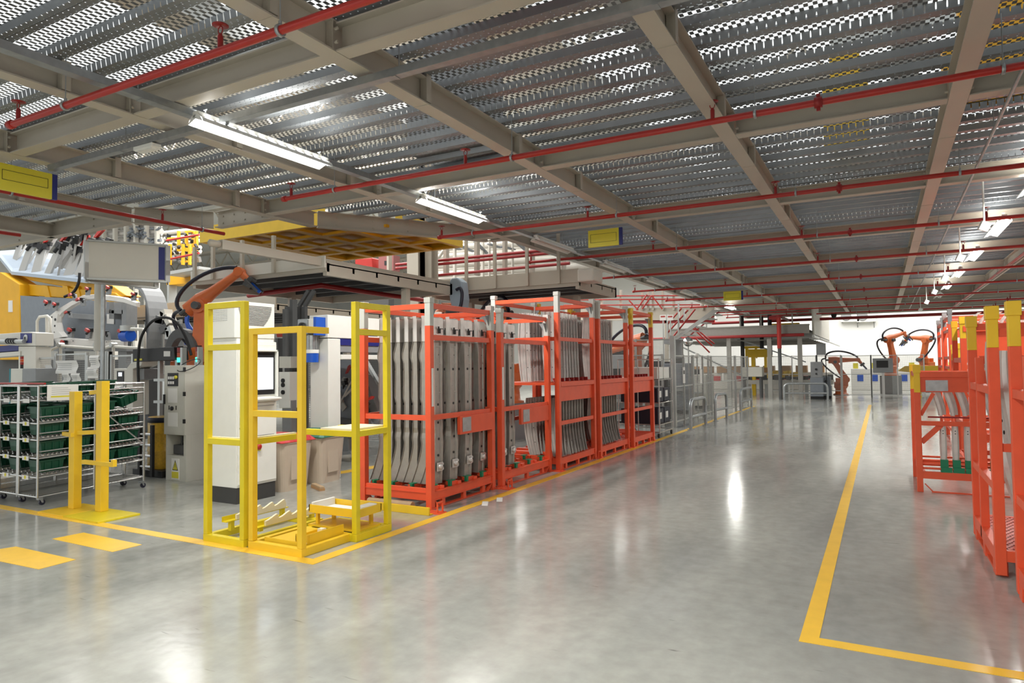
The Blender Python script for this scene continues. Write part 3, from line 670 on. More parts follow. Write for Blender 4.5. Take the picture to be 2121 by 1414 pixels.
# ---------------------------------------------------------------- waste bins and broom
def wbin(loc, label, lid, rz):
    t = thing('waste_bin', label, 'waste bin', loc, rz)
    b = MB(); secs = []
    for z, k in ((0, 0.80), (0.55, 0.97), (0.62, 1.0), (0.62, 1.03), (0.64, 1.03)):
        w, l = 0.24*k, 0.29*k; secs.append([Vector((w*math.copysign(abs(math.cos(a))**0.35, math.cos(a)), l*math.copysign(abs(math.sin(a))**0.35, math.sin(a)), z)) for a in [2*PI*i/24 for i in range(24)]])
    b.loft(secs, smooth=False); b.build('bin_body', 'beige', t)
    b = MB(); b.box(0.212, 0.224, -0.11, 0.11, 0.14, 0.56); b.build('front_panel', 'beige', t, 0.004)
    b = MB(); pts = []
    secs = []
    for i in range(9):
        y = -0.30+0.075*i; z = 0.65+0.095*math.cos((i-4)/4*PI/2)**0.6 if abs(i-4) < 4 else 0.65
        secs.append([Vector((x, y, z if abs(x) < 0.24 else 0.64)) for x in (-0.25, -0.2, 0, 0.2, 0.25)]+[Vector((0.25, y, 0.635)), Vector((-0.25, y, 0.635))])
    b.loft(secs); l = b.build('lid', lid, t)
    b = MB(); b.box(-0.06, 0.06, -0.32, -0.29, 0.64, 0.70); b.build('lid_handle', lid, l)
    return t
wbin((-7.0, 6.46, 0), 'beige waste bin with red swing lid beside the white cabinet', 'red_lid', 0)
wbin((-7.02, 7.12, 0), 'beige waste bin with green swing lid before the white gantry post', 'green_lid', 0.1)
t = thing('broom', 'wooden floor broom head lying before the waste bins', 'broom', (-6.58, 6.62, 0), 1.1)
MB().box(-0.03, 0.03, -0.18, 0.18, 0.03, 0.055).build('broom_block', 'wood', t, 0.005); MB().box(-0.035, 0.035, -0.18, 0.18, 0, 0.032).build('bristles', 'carton', t)
# ---------------------------------------------------------------- orange racks along the aisle
def mesh_floor_mat():
    m = bpy.data.materials.new('orange_expanded_mesh'); m.use_nodes = True; nt = m.node_tree; b = nt.nodes['Principled BSDF']; N = nt.nodes.new; L = nt.links.new
    b.inputs['Base Color'].default_value = srgb(222, 78, 48)+(1,); b.inputs['Roughness'].default_value = 0.45
    tc = N('ShaderNodeTexCoord'); sp = N('ShaderNodeSeparateXYZ'); L(tc.outputs['Object'], sp.inputs[0])
    def mt(op, x, y=None):
        n = N('ShaderNodeMath'); n.operation = op
        for i, q in enumerate((x, y)):
            if isinstance(q, (int, float)): n.inputs[i].default_value = q
            elif q is not None: L(q, n.inputs[i])
        return n.outputs[0]
    sx = mt('MULTIPLY', sp.outputs[0], PI/0.02); sy = mt('MULTIPLY', sp.outputs[1], PI/0.045)
    h = mt('GREATER_THAN', mt('ADD', mt('COSINE', mt('ADD', sx, sy)), mt('COSINE', mt('SUBTRACT', sx, sy))), 0.5)
    tr = N('ShaderNodeBsdfTransparent'); ms = N('ShaderNodeMixShader'); L(h, ms.inputs[0]); L(b.outputs[0], ms.inputs[1]); L(tr.outputs[0], ms.inputs[2]); L(ms.outputs[0], nt.nodes['Material Output'].inputs['Surface'])
    return m
_M['orange_mesh'] = mesh_floor_mat()
def rack(x0, x1, y0, y1, H, label, tops, rails_x, rails_y, plate=None, card=True, base_z=0.14, mesh=False, pw=0.075, shelf=None):
    """posts at the corners; rails_x = heights of rails on the two long sides, rails_y = on the two short sides"""
    t = thing('orange_rack', label, 'steel rack', (x1, y0, 0)); X0 = x0-x1; D = y1-y0; h = pw/2
    for i, (px, py) in enumerate(((X0+h, h), (-h, h), (-h, D-h), (X0+h, D-h))):
        b = MB(); b.box(px-h, px+h, py-h, py+h, 0.02, H-0.32); p = b.build('post', 'orange', t, 0.004)
        c = MB(); c.box(px-h, px+h, py-h, py+h, H-0.32, H-0.04); c.box(px-h-0.006, px+h+0.006, py-h-0.006, py+h+0.006, H-0.06, H); c.build('post_top', tops[i], p, 0.003)
        c = MB(); c.prism([(-0.06,0),(0.06,0),(0.035,0.05),(-0.035,0.05)], (px, py-0.0, 0.0), (0,1,0), (0,0,1), 0.004); c.box(px-0.05, px+0.05, py-0.05, py+0.05, 0, 0.02); c.build('foot', 'orange', p)
    def rail(a, c, w=0.035, hh=0.06, nm='rail'):
        MB().bar(a, c, w, hh).build(nm, 'orange', t, 0.002)
    for z, sides in rails_x:
        for px in sides: q = -h if px else X0+h; rail((q, pw, z), (q, D-pw, z))
    for z, sides in rails_y:
        for py in sides: q = D-h if py else h; rail((X0+pw, q, z), (-pw, q, z))
    # gussets under the top rails
    for px, sg in ((X0+h, 1), (-h, -1)): b = MB(); b.prism([(0,0),(0.09*sg,0),(0,-0.13)], (px+sg*h, D-h-0.003, H-0.13), (1,0,0), (0,0,1), 0.006); b.build('gusset', 'grey', t)
    for py, sg in ((h, 1), (D-h, -1)): b = MB(); b.prism([(0,0),(0.09*sg,0),(0,-0.13)], (-h-0.003, py+sg*h, H-0.13), (0,1,0), (0,0,1), 0.006); b.build('gusset', 'grey', t)
    # base: channel frame, cross members and fork skids
    z = base_z; b = MB()
    for q in (-h, X0+h): b.box(q-0.02, q+0.02, pw, D-pw, z-0.045, z+0.045); b.box(q-0.03, q+0.032, pw, D-pw, z+0.04, z+0.048); b.box(q-0.03, q+0.032, pw, D-pw, z-0.048, z-0.04)
    for q in (h, D-h): b.box(X0+pw, -pw, q-0.02, q+0.02, z-0.045, z+0.045); b.box(X0+pw, -pw, q-0.03, q+0.03, z+0.04, z+0.048)
    for k in range(1, 4): q = D*k/4; b.box(X0+h, -h, q-0.025, q+0.025, z-0.03, z+0.03)
    b.build('base_frame', 'orange', t)
    for q in (-h, X0+h):
        s = MB(); s.box(q-0.03, q+0.03, 0.16, D-0.16, 0.004, 0.014)
        for yy, sg in ((0.16, -1), (D-0.16, 1)): s.bar((q, yy, 0.01), (q, yy+sg*0.07, 0.09), 0.06, 0.01)
        for yy in (0.27, D/2, D-0.27): s.box(q-0.02, q+0.02, yy-0.03, yy+0.03, 0.014, z-0.045)
        s.build('fork_skid', 'orange', t)
    if mesh: MB().box(X0+h, -h, h, D-h, z+0.05, z+0.056).build('mesh_floor', 'orange_mesh', t)
    if plate:
        ya, yb, za, zb = plate; p = MB(); p.box(-h-0.004, -h+0.004+h*0.9, ya, yb, za, zb); p = p.build('side_plate', 'orange', t, 0.002)
        if card: c = MB(); c.box(h*0.9-h+0.005, h*0.9-h+0.009, ya+0.05, ya+0.24, za+0.03, zb-0.02); c = c.build('data_plate', 'galv', p)
    if shelf: shelf(t, X0, D)
    return t
# ---- stamped pillars
def pillar_mesh():
    S = []; b = MB()
    for k in range(34):
        z = 0.0+1.94*k/33
        dx = -0.02*max(0, 1-z/0.4)
        w = 0.088 - 0.008*math.exp(-((z-1.0)/0.35)**2) - (0.010 if 0.55 < z < 0.62 else 0)
        d = 0.055 + 0.13*max(0, 1-z/0.48)**1.5 + 0.030*math.exp(-((z-1.50)/0.07)**2) + (0.022*(1.42-z)/0.5 if 0.95 < z < 1.42 else 0) + (0.012 if 0.5 < z < 0.62 else 0)
        if z > 1.64: d = 0.045
        t = 0.004; g = 0.012
        o = [(-d,-w-0.012),(-d,-w),(0,-w+0.006),(0,-w*0.55),(-g,-w*0.45),(-g,w*0.45),(0,w*0.55),(0,w-0.004),(-d*0.55,w),(-d*0.55,w+0.014),
             (-d*0.55-t,w+0.014),(-d*0.55-t,w-t),(-t,w-0.008),(-t,w*0.55),(-g-t,w*0.42),(-g-t,-w*0.42),(-t,-w*0.55),(-t,-w+0.010),(-d-t,-w-0.004+t),(-d-t,-w-0.012)]
        S.append([Vector((x+dx, y, z)) for x, y in o])
    b.loft(S)
    b.cur = 2; b.box(0.001, 0.010, -0.095, 0.085, 1.66, 1.93); b.box(-0.05, 0.001, -0.095, -0.09, 1.66, 1.96); b.cur = 0
    for z in (1.06, 1.60, 1.40): b.box(-0.014, -0.002, -0.05, 0.05, z-0.008, z+0.008)
    # holes
    b.cur = 1
    for z, y, r in ((1.33,0,0.016),(0.92,0,0.016),(0.71,0,0.015),(1.83,0.03,0.006),(0.52,0.01,0.016),(0.33,0.0,0.015),(1.13,-0.03,0.004),(1.50,0.02,0.005),(0.60,-0.045,0.007)):
        b.tube((-0.013, y, z), (-0.0085, y, z), r, 10)
    b.cur = 0
    return b.mesh('stamped_pillar', ['stamped', 'black', 'stamped_bright'])
PIL = pillar_mesh()
b = MB(); b.box(0, 0.012, -0.06, 0.05, -0.05, 0.05); b.box(0.012, 0.02, 0.0, 0.055, 0.015, 0.04); b.box(0.012, 0.02, 0.0, 0.055, -0.04, -0.012); b.lathe([(0.034,0),(0.034,0.02),(0.026,0.03),(0.0,0.03)], c=(0.012,-0.012,0), ax=(1,0,0), n=14)
BRK = b.mesh('hinge_bracket', ['stamped_bright'])
b = MB(); b.box(-0.004, 0.012, -0.016, 0.014, -0.05, 0.0); b.box(0, 0.02, -0.03, 0.05, 0.0, 0.008); b.box(0, 0.016, -0.03, -0.02, 0.0, 0.03); b.tube((0.008,0.05,0.004),(0.008,0.075,0.004),0.003,5)
LAT = b.mesh('latch', ['black'])
def pillar(x, y, z, label, group):
    o = bpy.data.objects.new('stamped_pillar', PIL); SC.collection.objects.link(o); o.location = (x, y, z)
    tag(o, label, 'stamped car part', group)
    child(BRK, 'hinge_bracket', o, (-0.002, 0.01, 0.20)); child(LAT, 'latch', o, (0.02, -0.005, 1.80))
    return o
def pad_row(t, X0, D, x, filled):
    n = 4
    for k in range(n):
        y = 0.16+(D-0.35)*k/(n-1)
        MB().box(x-0.05, x+0.03, y-0.02, y+0.10, 0.19, 0.235).build('rest_block', 'orange', t); MB().box(x-0.01, x+0.05, y+0.10, y+0.17, 0.19, 0.225).build('rest_block', 'orange', t)
        MB().box(x-0.045, x+0.02, y-0.015, y+0.09, 0.235, 0.245).build('green_pad', 'green_pad', t); MB().box(x+0.02, x+0.05, y-0.075, y-0.03, 0.19, 0.255).build('green_pad', 'green_pad', t)
ORD4 = ['first', 'second', 'third', 'fourth', 'fifth', 'sixth', 'seventh']
R12r = [(2.29, (0, 1)), (1.93, (0, 1)), (1.02, (0, 1))]; R12s = [(2.285, (0, 1)), (1.02, (0,)), (0.20, (0, 1))]
t1 = rack(-5.475, -4.44, 6.19, 7.62, 2.38, 'orange steel rack full of grey stamped pillars, the one ending at the yellow floor stop', ['post_grey']*4, R12r, R12s, plate=(0.60, 1.36, 0.78, 1.0))
t2 = rack(-5.475, -4.40, 7.73, 9.24, 2.36, 'orange steel rack with only a few stamped pillars left and free green pads', ['post_grey']*4, R12r, R12s, plate=(0.55, 1.42, 0.78, 1.0))
for t, D in ((t1, 1.43), (t2, 1.51)):
    for j, x in enumerate((-0.10, -0.24, -0.38, -0.52, -0.66, -0.80, -0.94)): 
        if j in (0, 2, 4, 6): pad_row(t, 0, D, x, True)
for t, x in ((t1, -4.44), (t2, -4.40)):
    b = MB(); b.box(-0.078, -0.073, -0.003, -0.001, 1.15, 1.57); b.location = None if False else None
    c = MB(); c.box(0.001, 0.003, 0.02, 0.06, 1.15, 1.58); c.build('height_scale', 'paper', t)
for j in range(7):
    for k in range(4):
        x = -4.545-0.125*j; y = 6.19+0.31+k*0.322
        pillar(x, y, 0.235, 'grey stamped pillar, %s from the near end and %s from the aisle side in the full orange rack' % (ORD4[k], ORD4[j]), 'stamped pillars in the full orange rack')
for j in range(7):
    for k in range(2):
        x = -4.505-0.13*j; y = 7.73+0.22+k*0.25
        pillar(x, y, 0.235, 'grey stamped pillar, %s from the near end and %s from the aisle in the half-empty orange rack' % (ORD4[k], ORD4[j]), 'stamped pillars in the half-empty orange rack')
# yellow stop and roll at the foot of rack one
t = thing('floor_stop', 'low yellow steel floor stop across the near end of the first orange rack', 'floor stop', (-4.80, 5.96, 0))
MB().box(-0.50, 0.50, -0.012, 0.012, 0, 0.085).build('face_plate', 'yellow', t, 0.003); MB().box(-0.50, 0.50, 0.012, 0.09, 0, 0.008).build('base_flange', 'yellow', t)
tag(MB().tube((-5.25, 6.09, 0.05), (-4.63, 6.10, 0.05), 0.045, 14).build('steel_roller', 'wood'), 'brown roller lying between the yellow stop and the first orange rack', 'roller')
for i, (x, y) in enumerate(((-4.08, 6.75), (-4.04, 7.02))):
    o = MB().obox((0, 0, 0.004), 0.07, 0.22, 0.002, (0.02, 0.03, 0.5)).build('paper_scrap', 'paper'); o.location = (x, y, 0); tag(o, ['crumpled white paper scrap on the floor line before the first orange rack, nearer piece', 'white paper scrap on the floor line before the first orange rack, farther piece'][i], 'paper scrap')
for i, y in enumerate((7.68, 9.28, 10.84, 12.42, 13.86, 6.1)):
    b = MB(); b.box(-0.10, 0.10, -0.07, 0.07, 0, 0.012); b.bar((0.06,-0.05,0.012),(0.06,-0.05,0.12),0.015); b.bar((0.06,0.05,0.012),(0.06,0.05,0.12),0.015); b.bar((0.06,-0.055,0.12),(0.06,0.055,0.12),0.015)
    o = b.build('floor_bracket', 'orange'); o.location = (-4.32, y, 0)
    tag(o, 'orange floor bracket %s' % ['between the full and the half-empty rack', 'between the half-empty rack and the first tall rack', 'between the first and second tall racks', 'between the second and third tall racks', 'after the last orange rack', 'at the near corner of the full rack'][i], 'floor bracket')
# ---- tall racks with long stamped rails in two tiers
def rail_panel(h, lean, curve, name='stamped_rail', w=0.20, mt='stamped_bright', n=18):
    b = MB(); S = []; 
    for k in range(n):
        u = k/(n-1); z = h*u
        dy = lean*z - curve*max(0, 1-u/0.55)**2.0
        ww = w*(0.82+0.18*math.sin(PI*u)); o = []
        prof = [(0,0),(0.10,0.0),(0.16,0.022),(0.34,0.022),(0.42,0.0),(0.55,0.0),(0.62,0.018),(0.82,0.018),(0.88,-0.004),(1.0,-0.004)]
        o = [(-a*ww, c) for a, c in prof] + [(-a*ww, c-0.004) for a, c in reversed(prof)]
        S.append([Vector((x, y+dy, z)) for x, y in o])
    b.loft(S)
    b.cur = 1
    for u in (0.2, 0.45, 0.7, 0.92): z = h*u; dy = lean*z - curve*max(0, 1-u/0.55)**2; b.tube((-0.05, dy-0.0045, z), (-0.05, dy-0.0055, z), 0.008, 6)
    return b.mesh(name, [mt, 'black'])
UP = rail_panel(1.10, 0.19, 0.0, 'stamped_rail', 0.20)
LO = rail_panel(0.86, 0.05, 0.34, 'stamped_rail', 0.20, 'stamped')
def tall_shelf(t, X0, D):
    b = MB(); b.box(X0+0.08, -0.08, 0.05, D-0.05, 1.29, 1.33); b.build('shelf', 'orange', t)
    b = MB(); b.box(-0.07, -0.0, 0.08, D-0.08, 1.27, 1.34); b.build('shelf_rail', 'orange', t, 0.002)
    b = MB(); b.box(-0.055, -0.045, 0.08, D-0.08, 1.04, 1.27); b.build('side_panel', 'orange', t)
    each(t, 'divider', 'red_dark', [(-0.20, -0.08, 0.168+(D-0.36)*k/6, 0.192+(D-0.36)*k/6, 1.34, 1.395) for k in range(7)])
    each(t, 'rest_block', 'orange', [(X0+0.15, -0.35, 0.20+(D-0.5)*k/3, 0.30+(D-0.5)*k/3, 0.20, 0.24) for k in range(4)])
TR = [(2.61, (0, 1)), (2.0, (0, 1)), (0.71, (0, 1))]; TS = [(2.61, (0, 1)), (2.0, (0, 1))]
g4 = ['post_grey']*4; gy = ['yellow', 'grey', 'yellow', 'yellow']; yy = ['yellow']*4
t3 = rack(-5.475, -4.29, 9.30, 10.80, 2.72, 'tall orange rack packed with shiny leaning rails, first of the three tall racks', g4, TR, TS, mesh=True, shelf=tall_shelf)
t4 = rack(-5.475, -4.25, 10.88, 12.40, 2.71, 'tall orange rack packed with leaning rails, middle of the three tall racks', ['yellow','post_grey','post_grey','yellow'], TR, TS, mesh=True, shelf=tall_shelf)
t5 = rack(-5.475, -4.19, 12.46, 13.82, 2.68, 'tall orange rack standing empty with yellow post tops, last of the row', yy, TR, TS, mesh=True, shelf=tall_shelf)
def fill(y0, y1, name, dens, z1=1.345, z2=0.22):
    n = int((y1-y0-0.40)/dens)
    for row in range(2):
        xr = [-4.42, -4.85][row]
        for k in range(n):
            y = y0+0.10+k*dens
            o = bpy.data.objects.new('stamped_rail', UP); SC.collection.objects.link(o); o.location = (xr, y+0.03, z1); o.rotation_euler = (0, 0, random.uniform(0.45, 0.58))
            tag(o, 'long shiny stamped rail leaning on the upper tier of the %s tall rack, %s' % (name, 'aisle side' if row == 0 else 'inner side'), 'stamped car part', 'leaning rails on the upper tier of the %s tall rack, %s row' % (name, 'aisle' if row == 0 else 'inner'))
            o = bpy.data.objects.new('stamped_rail', LO); SC.collection.objects.link(o); o.location = (xr, y+0.20, z2); o.rotation_euler = (0, 0, random.uniform(0.50, 0.62))
            tag(o, 'curved stamped rail on the lower tier of the %s tall rack, %s' % (name, 'aisle side' if row == 0 else 'inner side'), 'stamped car part', 'curved rails on the lower tier of the %s tall rack, %s row' % (name, 'aisle' if row == 0 else 'inner'))
fill(9.34, 10.80, 'first', 0.115)
fill(10.92, 12.40, 'middle', 0.12)
# ---------------------------------------------------------------- right-hand racks
def post(par, x, y, z0, z1, w=0.065, top=None, cap=True, mt_='orange', tt='yellow'):
    b = MB(); h = w/2; b.box(x-h, x+h, y-h, y+h, z0, top or z1); p = b.build('post', mt_, par, 0.003)
    if top: b = MB(); b.box(x-h, x+h, y-h, y+h, top, z1-0.02); b.box(x-h-0.008, x+h+0.008, y-h-0.008, y+h+0.008, z1-0.10, z1); b.build('post_top', tt, p, 0.003)
    return p
def rl(par, a, c, w=0.04, h=0.06, nm='rail', m='orange'): return MB().bar(a, c, w, h).build(nm, m, par, 0.002)
def big_rack(y0, y1, label, x0=0.70, x1=1.75, mid=True):
    t = thing('orange_rack', label, 'steel rack', (x0, y0, 0)); D = y1-y0; W_ = x1-x0
    for px in (0.03, W_-0.03):
        for py in (0.03, D-0.03): post(t, px, py, 0.02, 2.0, 0.07, 1.69)
    if mid:
        post(t, 0.03, D-0.53, 0.10, 1.62, 0.06); rl(t, (0.03, D-0.53, 1.60), (W_-0.03, D-0.53, 1.60), 0.05, 0.07)
    for z in (1.37, 0.66): rl(t, (0.03, 0.06, z), (0.03, D-0.06, z), 0.055, 0.06)
    for z in (1.80, 0.95): rl(t, (0.06, 0.03, z), (W_-0.06, 0.03, z))
    rl(t, (0.06, D-0.03, 1.90), (W_-0.06, D-0.03, 1.90)); rl(t, (0.06, D-0.03, 0.90), (W_-0.06, D-0.03, 0.90))
    b = MB(); b.box(0, W_, 0, 0.05, 0.12, 0.20); b.box(0, W_, D-0.05, D, 0.12, 0.20); b.box(0, 0.06, 0.05, D-0.05, 0.10, 0.20); b.box(W_-0.06, W_, 0.05, D-0.05, 0.10, 0.20)
    b.build('base_frame', 'orange', t, 0.002)
    MB().box(0.06, W_-0.06, 0.05, D-0.05, 0.19, 0.196).build('mesh_floor', 'orange_mesh', t)
    for py in (0.12, D/2, D-0.12):
        b = MB(); b.box(0.0, 0.08, py-0.06, py+0.06, 0, 0.10); b.build('foot', 'orange', t, 0.003)
    b = MB(); b.box(0.01, 0.05, 0.2, D-0.2, 0.0, 0.02); b.build('skid', 'orange', t)
    return t
ta = big_rack(6.10, 7.47, 'big orange rack with yellow post tops holding two large shiny stampings')
tb = big_rack(4.30, 5.725, 'big orange rack cut by the right frame edge, nearest on that side', x0=0.77, x1=1.8)
def big_stamp():
    b = MB(); S = []
    for k in range(22):
        u = k/21; z = 1.35*u; dx = 0.45*(1-u)**1.2 - 0.06*math.sin(PI*u*1.1); w = 0.10+0.05*math.sin(PI*u)+0.03*math.sin(9*u)
        o = [(-w,0.03),(-w*0.8,-0.01),(-w*0.3,-0.03),(w*0.3,-0.03),(w*0.8,-0.01),(w,0.03),(w,0.036),(w*0.8,-0.004),(w*0.3,-0.024),(-w*0.3,-0.024),(-w*0.8,-0.004),(-w,0.036)]
        S.append([Vector((x+dx, y, z)) for x, y in o])
    b.loft(S, smooth=False); b.cur = 1
    for u, r in ((0.12, 0.012), (0.2, 0.016), (0.45, 0.018), (0.52, 0.012), (0.7, 0.02)):
        z = 1.35*u; dx = 0.45*(1-u)**1.2 - 0.06*math.sin(PI*u*1.1); b.tube((dx, -0.0305, z), (dx, -0.032, z), r, 10)
    return b.mesh('body_stamping', ['stamped_bright', 'black'])
BS = big_stamp()
for i, (x, y, z) in enumerate(((0.80, 6.78, 0.40), (0.84, 6.38, 0.32), (1.2, 7.2, 0.4), (0.98, 5.3, 0.35))):
    o = bpy.data.objects.new('body_stamping', BS); SC.collection.objects.link(o); o.location = (x, y, z); o.rotation_euler = (0, 0, 0.15); o.scale = (0.35, 1, 1)
    tag(o, 'large shiny stamping with round holes, %s in the big orange racks' % ['farther front one', 'nearer front one', 'innermost', 'behind the edge post'][i], 'stamped car part', 'large stampings in the big orange racks')
# low rack facing the camera with bundled curved tubes
t = thing('orange_rack', 'low orange rack with grey data plate and curved stampings on green pads', 'steel rack', (0.375, 9.65, 0)); W_ = 1.55; D = 1.25
for px in (0.0, W_):
    for py in (0.03, D): post(t, px, py, 0.0, 1.55, 0.065, 1.21)
rl(t, (0.03, 0.03, 1.43), (W_, 0.03, 1.43), 0.06, 0.07); rl(t, (0.0, 0.06, 1.43), (0.0, D, 1.43)); rl(t, (0.03, D, 1.43), (W_, D, 1.43))
p = MB().box(0.035, W_-0.03, 0.02, 0.03, 1.215, 1.395).build('front_panel', 'orange', t)
c = MB().box(0.09, 0.32, 0.012, 0.02, 1.228, 1.36).build('data_plate', 'galv', p)
b = MB(); b.bar((0.03, 0.05, 0.93), (0.17, 0.05, 1.2), 0.04, 0.04); b.bar((0.03, 0.05, 0.60), (0.24, 0.05, 0.82), 0.04, 0.06); b.build('brace', 'orange', t)
rl(t, (0.03, 0.03, 0.835), (W_, 0.03, 0.835), 0.05, 0.055); rl(t, (0.1, -0.02, 0.915), (W_, -0.02, 0.915), 0.02, 0.02, 'tube_rail', 'red_dark')
b = MB(); b.box(0.03, W_, 0.0, 0.05, 0.165, 0.25)
for k in range(4): b.tube((0.03, 0.02+0.1*k, 0.29+0.035*k), (W_, 0.02+0.1*k, 0.29+0.035*k), 0.014, 6)
b.box(0.0, 0.06, 0.05, D, 0.165, 0.25); b.box(W_-0.06, W_, 0.05, D, 0.165, 0.25); b.box(0, W_, D-0.05, D, 0.165, 0.25); b.build('base_frame', 'orange', t)
b = MB(); b.box(0.12, W_-0.1, 0.01, 0.05, 0.0, 0.015); b.bar((0.05,0.03,0.1),(0.13,0.03,0.01),0.03,0.012); b.build('skid', 'orange', t)
b = MB()
for k in range(10): b.box(0.22+0.125*k, 0.30+0.125*k, 0.02, 0.10, 0.25, 0.40); b.box(0.22+0.125*k, 0.335+0.125*k, 0.0, 0.03, 0.25, 0.31)
b.build('green_pad', 'green_pad', t)
def curved_rail(h, dx, w=0.075):
    b = MB(); S = []
    for k in range(16):
        u = k/15; z = h*u; x = dx*u**1.6; w_ = w*(0.75+0.25*math.sin(PI*u))
        o = [(-w_/2,0.02),(-w_/2,0),(-w_/4,-0.02),(w_/4,-0.02),(w_/2,0),(w_/2,0.02),(w_/2-0.004,0.02),(w_/4,-0.014),(-w_/4,-0.014),(-w_/2+0.004,0.02)]
        S.append([Vector((x+p, q, z)) for p, q in o])
    b.loft(S); b.cur = 1
    if h > 0.5: b.box(-0.006+dx*0.6, 0.006+dx*0.6, -0.0215, -0.0205, h*0.74, h*0.76); b.box(-0.006+dx*0.62, 0.006+dx*0.62, -0.0215, -0.0205, h*0.80, h*0.82)
    return b.mesh('curved_stamping', ['stamped_bright', 'black'])
C1, C2 = curved_rail(0.54, 0.0), curved_rail(0.42, -0.12, 0.06)
for k in range(10):
    o = bpy.data.objects.new('curved_stamping', C1); SC.collection.objects.link(o); o.location = (0.375+0.255+0.125*k, 9.65+0.06, 0.31); o.rotation_euler = (0, 0, 0)
    tag(o, 'curved stamping standing on the green pads of the low orange rack, %s from the aisle' % (ORD[k]), 'stamped car part', 'curved stampings in the low orange rack, bottom tier')
    for r in range(3):
        o = bpy.data.objects.new('curved_stamping', C2); SC.collection.objects.link(o); o.location = (0.375+0.24+0.125*k+0.05*(r > 0), 9.65+0.10+0.22*r, 0.925); o.rotation_euler = (0.0, 0.0, 0)
        tag(o, 'curved stamping on the upper tier of the low orange rack', 'stamped car part', 'curved stampings in the low orange rack, upper tier')
# rack with a high panel behind it
t = thing('orange_rack', 'orange rack with high solid panel and upright strips on top, behind the low rack', 'steel rack', (1.0, 11.2, 0)); W_ = 1.3; D = 1.2
for px in (0.0, W_):
    for py in (0.0, D): post(t, px, py, 0.0, 2.2, 0.07, 1.9)
MB().box(0.0, W_, -0.01, 0.0, 1.66, 2.05).build('front_panel', 'orange', t); rl(t, (0, -0.02, 2.03), (W_, -0.02, 2.03), 0.05, 0.08)
for z in (1.6, 1.2, 0.7, 0.2): rl(t, (0, 0, z), (W_, 0, z), 0.05, 0.07); rl(t, (0, 0, z), (0, D, z), 0.05, 0.07); rl(t, (0, D, z), (W_, D, z), 0.05, 0.07)
MB().box(0.03, W_-0.03, 0.03, D-0.03, 2.06, 2.08).build('shelf', 'orange', t)
for k in range(9):
    o = bpy.data.objects.new('curved_stamping', C2); SC.collection.objects.link(o); o.location = (1.10+0.12*k, 11.35, 2.085); o.scale = (-1, 1, 0.42 if k < 6 else 0.3)
    tag(o, 'short shiny stamping standing on the shelf of the high-panel rack', 'stamped car part', 'shiny stampings on top of the high-panel rack')
for k in range(6):
    o = bpy.data.objects.new('curved_stamping', C1); SC.collection.objects.link(o); o.location = (1.12+0.12*k, 11.25, 1.24); o.scale = (0.9, 1, 0.65)
    tag(o, 'shiny stamping standing inside the high-panel rack', 'stamped car part', 'shiny stampings inside the high-panel rack')
# two slim racks with grey tops farther on
for i, (x, y, H, tt) in enumerate(((1.22, 16.0, 2.62, 'grey'), (1.30, 19.0, 2.62, 'grey'), (1.22, 14.2, 1.9, 'yellow'))):
    t = thing('orange_rack', ['tall slim orange rack with grey post tops beyond the low rack', 'farther tall orange rack with grey post tops against the white wall', 'orange rack with yellow post top between the low rack and the tall slim one'][i], 'steel rack', (x, y, 0))
    for px in (0.0, 1.4):
        for py in (0.0, 1.3): post(t, px, py, 0.0, H, 0.07, H-0.30, tt=tt)
    for z in ((2.45, 2.2, 1.65, 1.45, 0.9, 0.2) if i < 2 else (1.7, 1.1, 0.2)): rl(t, (0, 0, z), (1.4, 0, z), 0.05, 0.06); rl(t, (0, 0, z), (0, 1.3, z), 0.05, 0.06); rl(t, (0, 1.3, z), (1.4, 1.3, z), 0.05, 0.06)
# ---------------------------------------------------------------- helpers for measured outlines
def pp(mb, pxs, y, depth, o=(0,0,0)):
    """outline measured in the plane y, given its real depth along +Y"""
    q = [P(a, b, y=y) - Vector(o) for a, b in pxs]; n = len(q)
    back = [p + Vector((0, depth, 0)) for p in q]
    mb.add(q + back, [tuple(range(n)), tuple(reversed(range(n, 2*n)))] + [(i, i+n, (i+1) % n+n, (i+1) % n) for i in range(n)])
    return mb
def gx(px, y, z0=0): q = P(px, 700, y=y); return Vector((q.x, y, z0))
def pth(mb, pxs, y, r, o=(0,0,0), n=8, smooth=True):
    q = [P(a, b, y=y) - Vector(o) for a, b in pxs]
    if smooth and len(q) > 2:
        out = []
        for i in range(len(q)-1):
            p0, p1, p2, p3 = q[max(i-1,0)], q[i], q[i+1], q[min(i+2, len(q)-1)]
            for k in range(5):
                t = k/5; out.append(0.5*((2*p1)+(p2-p0)*t+(2*p0-5*p1+4*p2-p3)*t*t+(3*p1-p0-3*p2+p3)*t**3))
        q = out+[q[-1]]
    return mb.path(q, r, n)
# ---------------------------------------------------------------- grey pump cabinet
O = (-9.2, 6.2, 0); t = thing('pump_cabinet', 'grey floor cabinet with control panel, taped sheets and yellow warning triangle', 'control cabinet', O)
MB().box(0, 0.47, 0, 0.50, 0.66, 1.66).build('cabinet_body', 'cab_grey', t, 0.004)
b = MB(); b.box(0.02, 0.47, 0.02, 0.48, 0, 0.36); b.box(0.02, 0.05, 0.02, 0.48, 0.36, 0.66); b.box(0.42, 0.47, 0.02, 0.48, 0.36, 0.66); b.box(0.05, 0.42, 0.42, 0.48, 0.36, 0.66); b.prism([(0,0.45),(0.16,0.66),(0,0.66)], (0.47,0.1,0), (0,1,0), (0,0,1), 0.003); b.build('pedestal', 'cab_grey', t, 0.003)
b = MB(); b.box(0.08, 0.36, 0.10, 0.34, 0.37, 0.50); b.tube((0.12,0.2,0.5),(0.34,0.2,0.55),0.02,8); b.tube((0.2,0.15,0.5),(0.2,0.15,0.62),0.015,8); b.build('pump_unit', 'grey_dark', t)
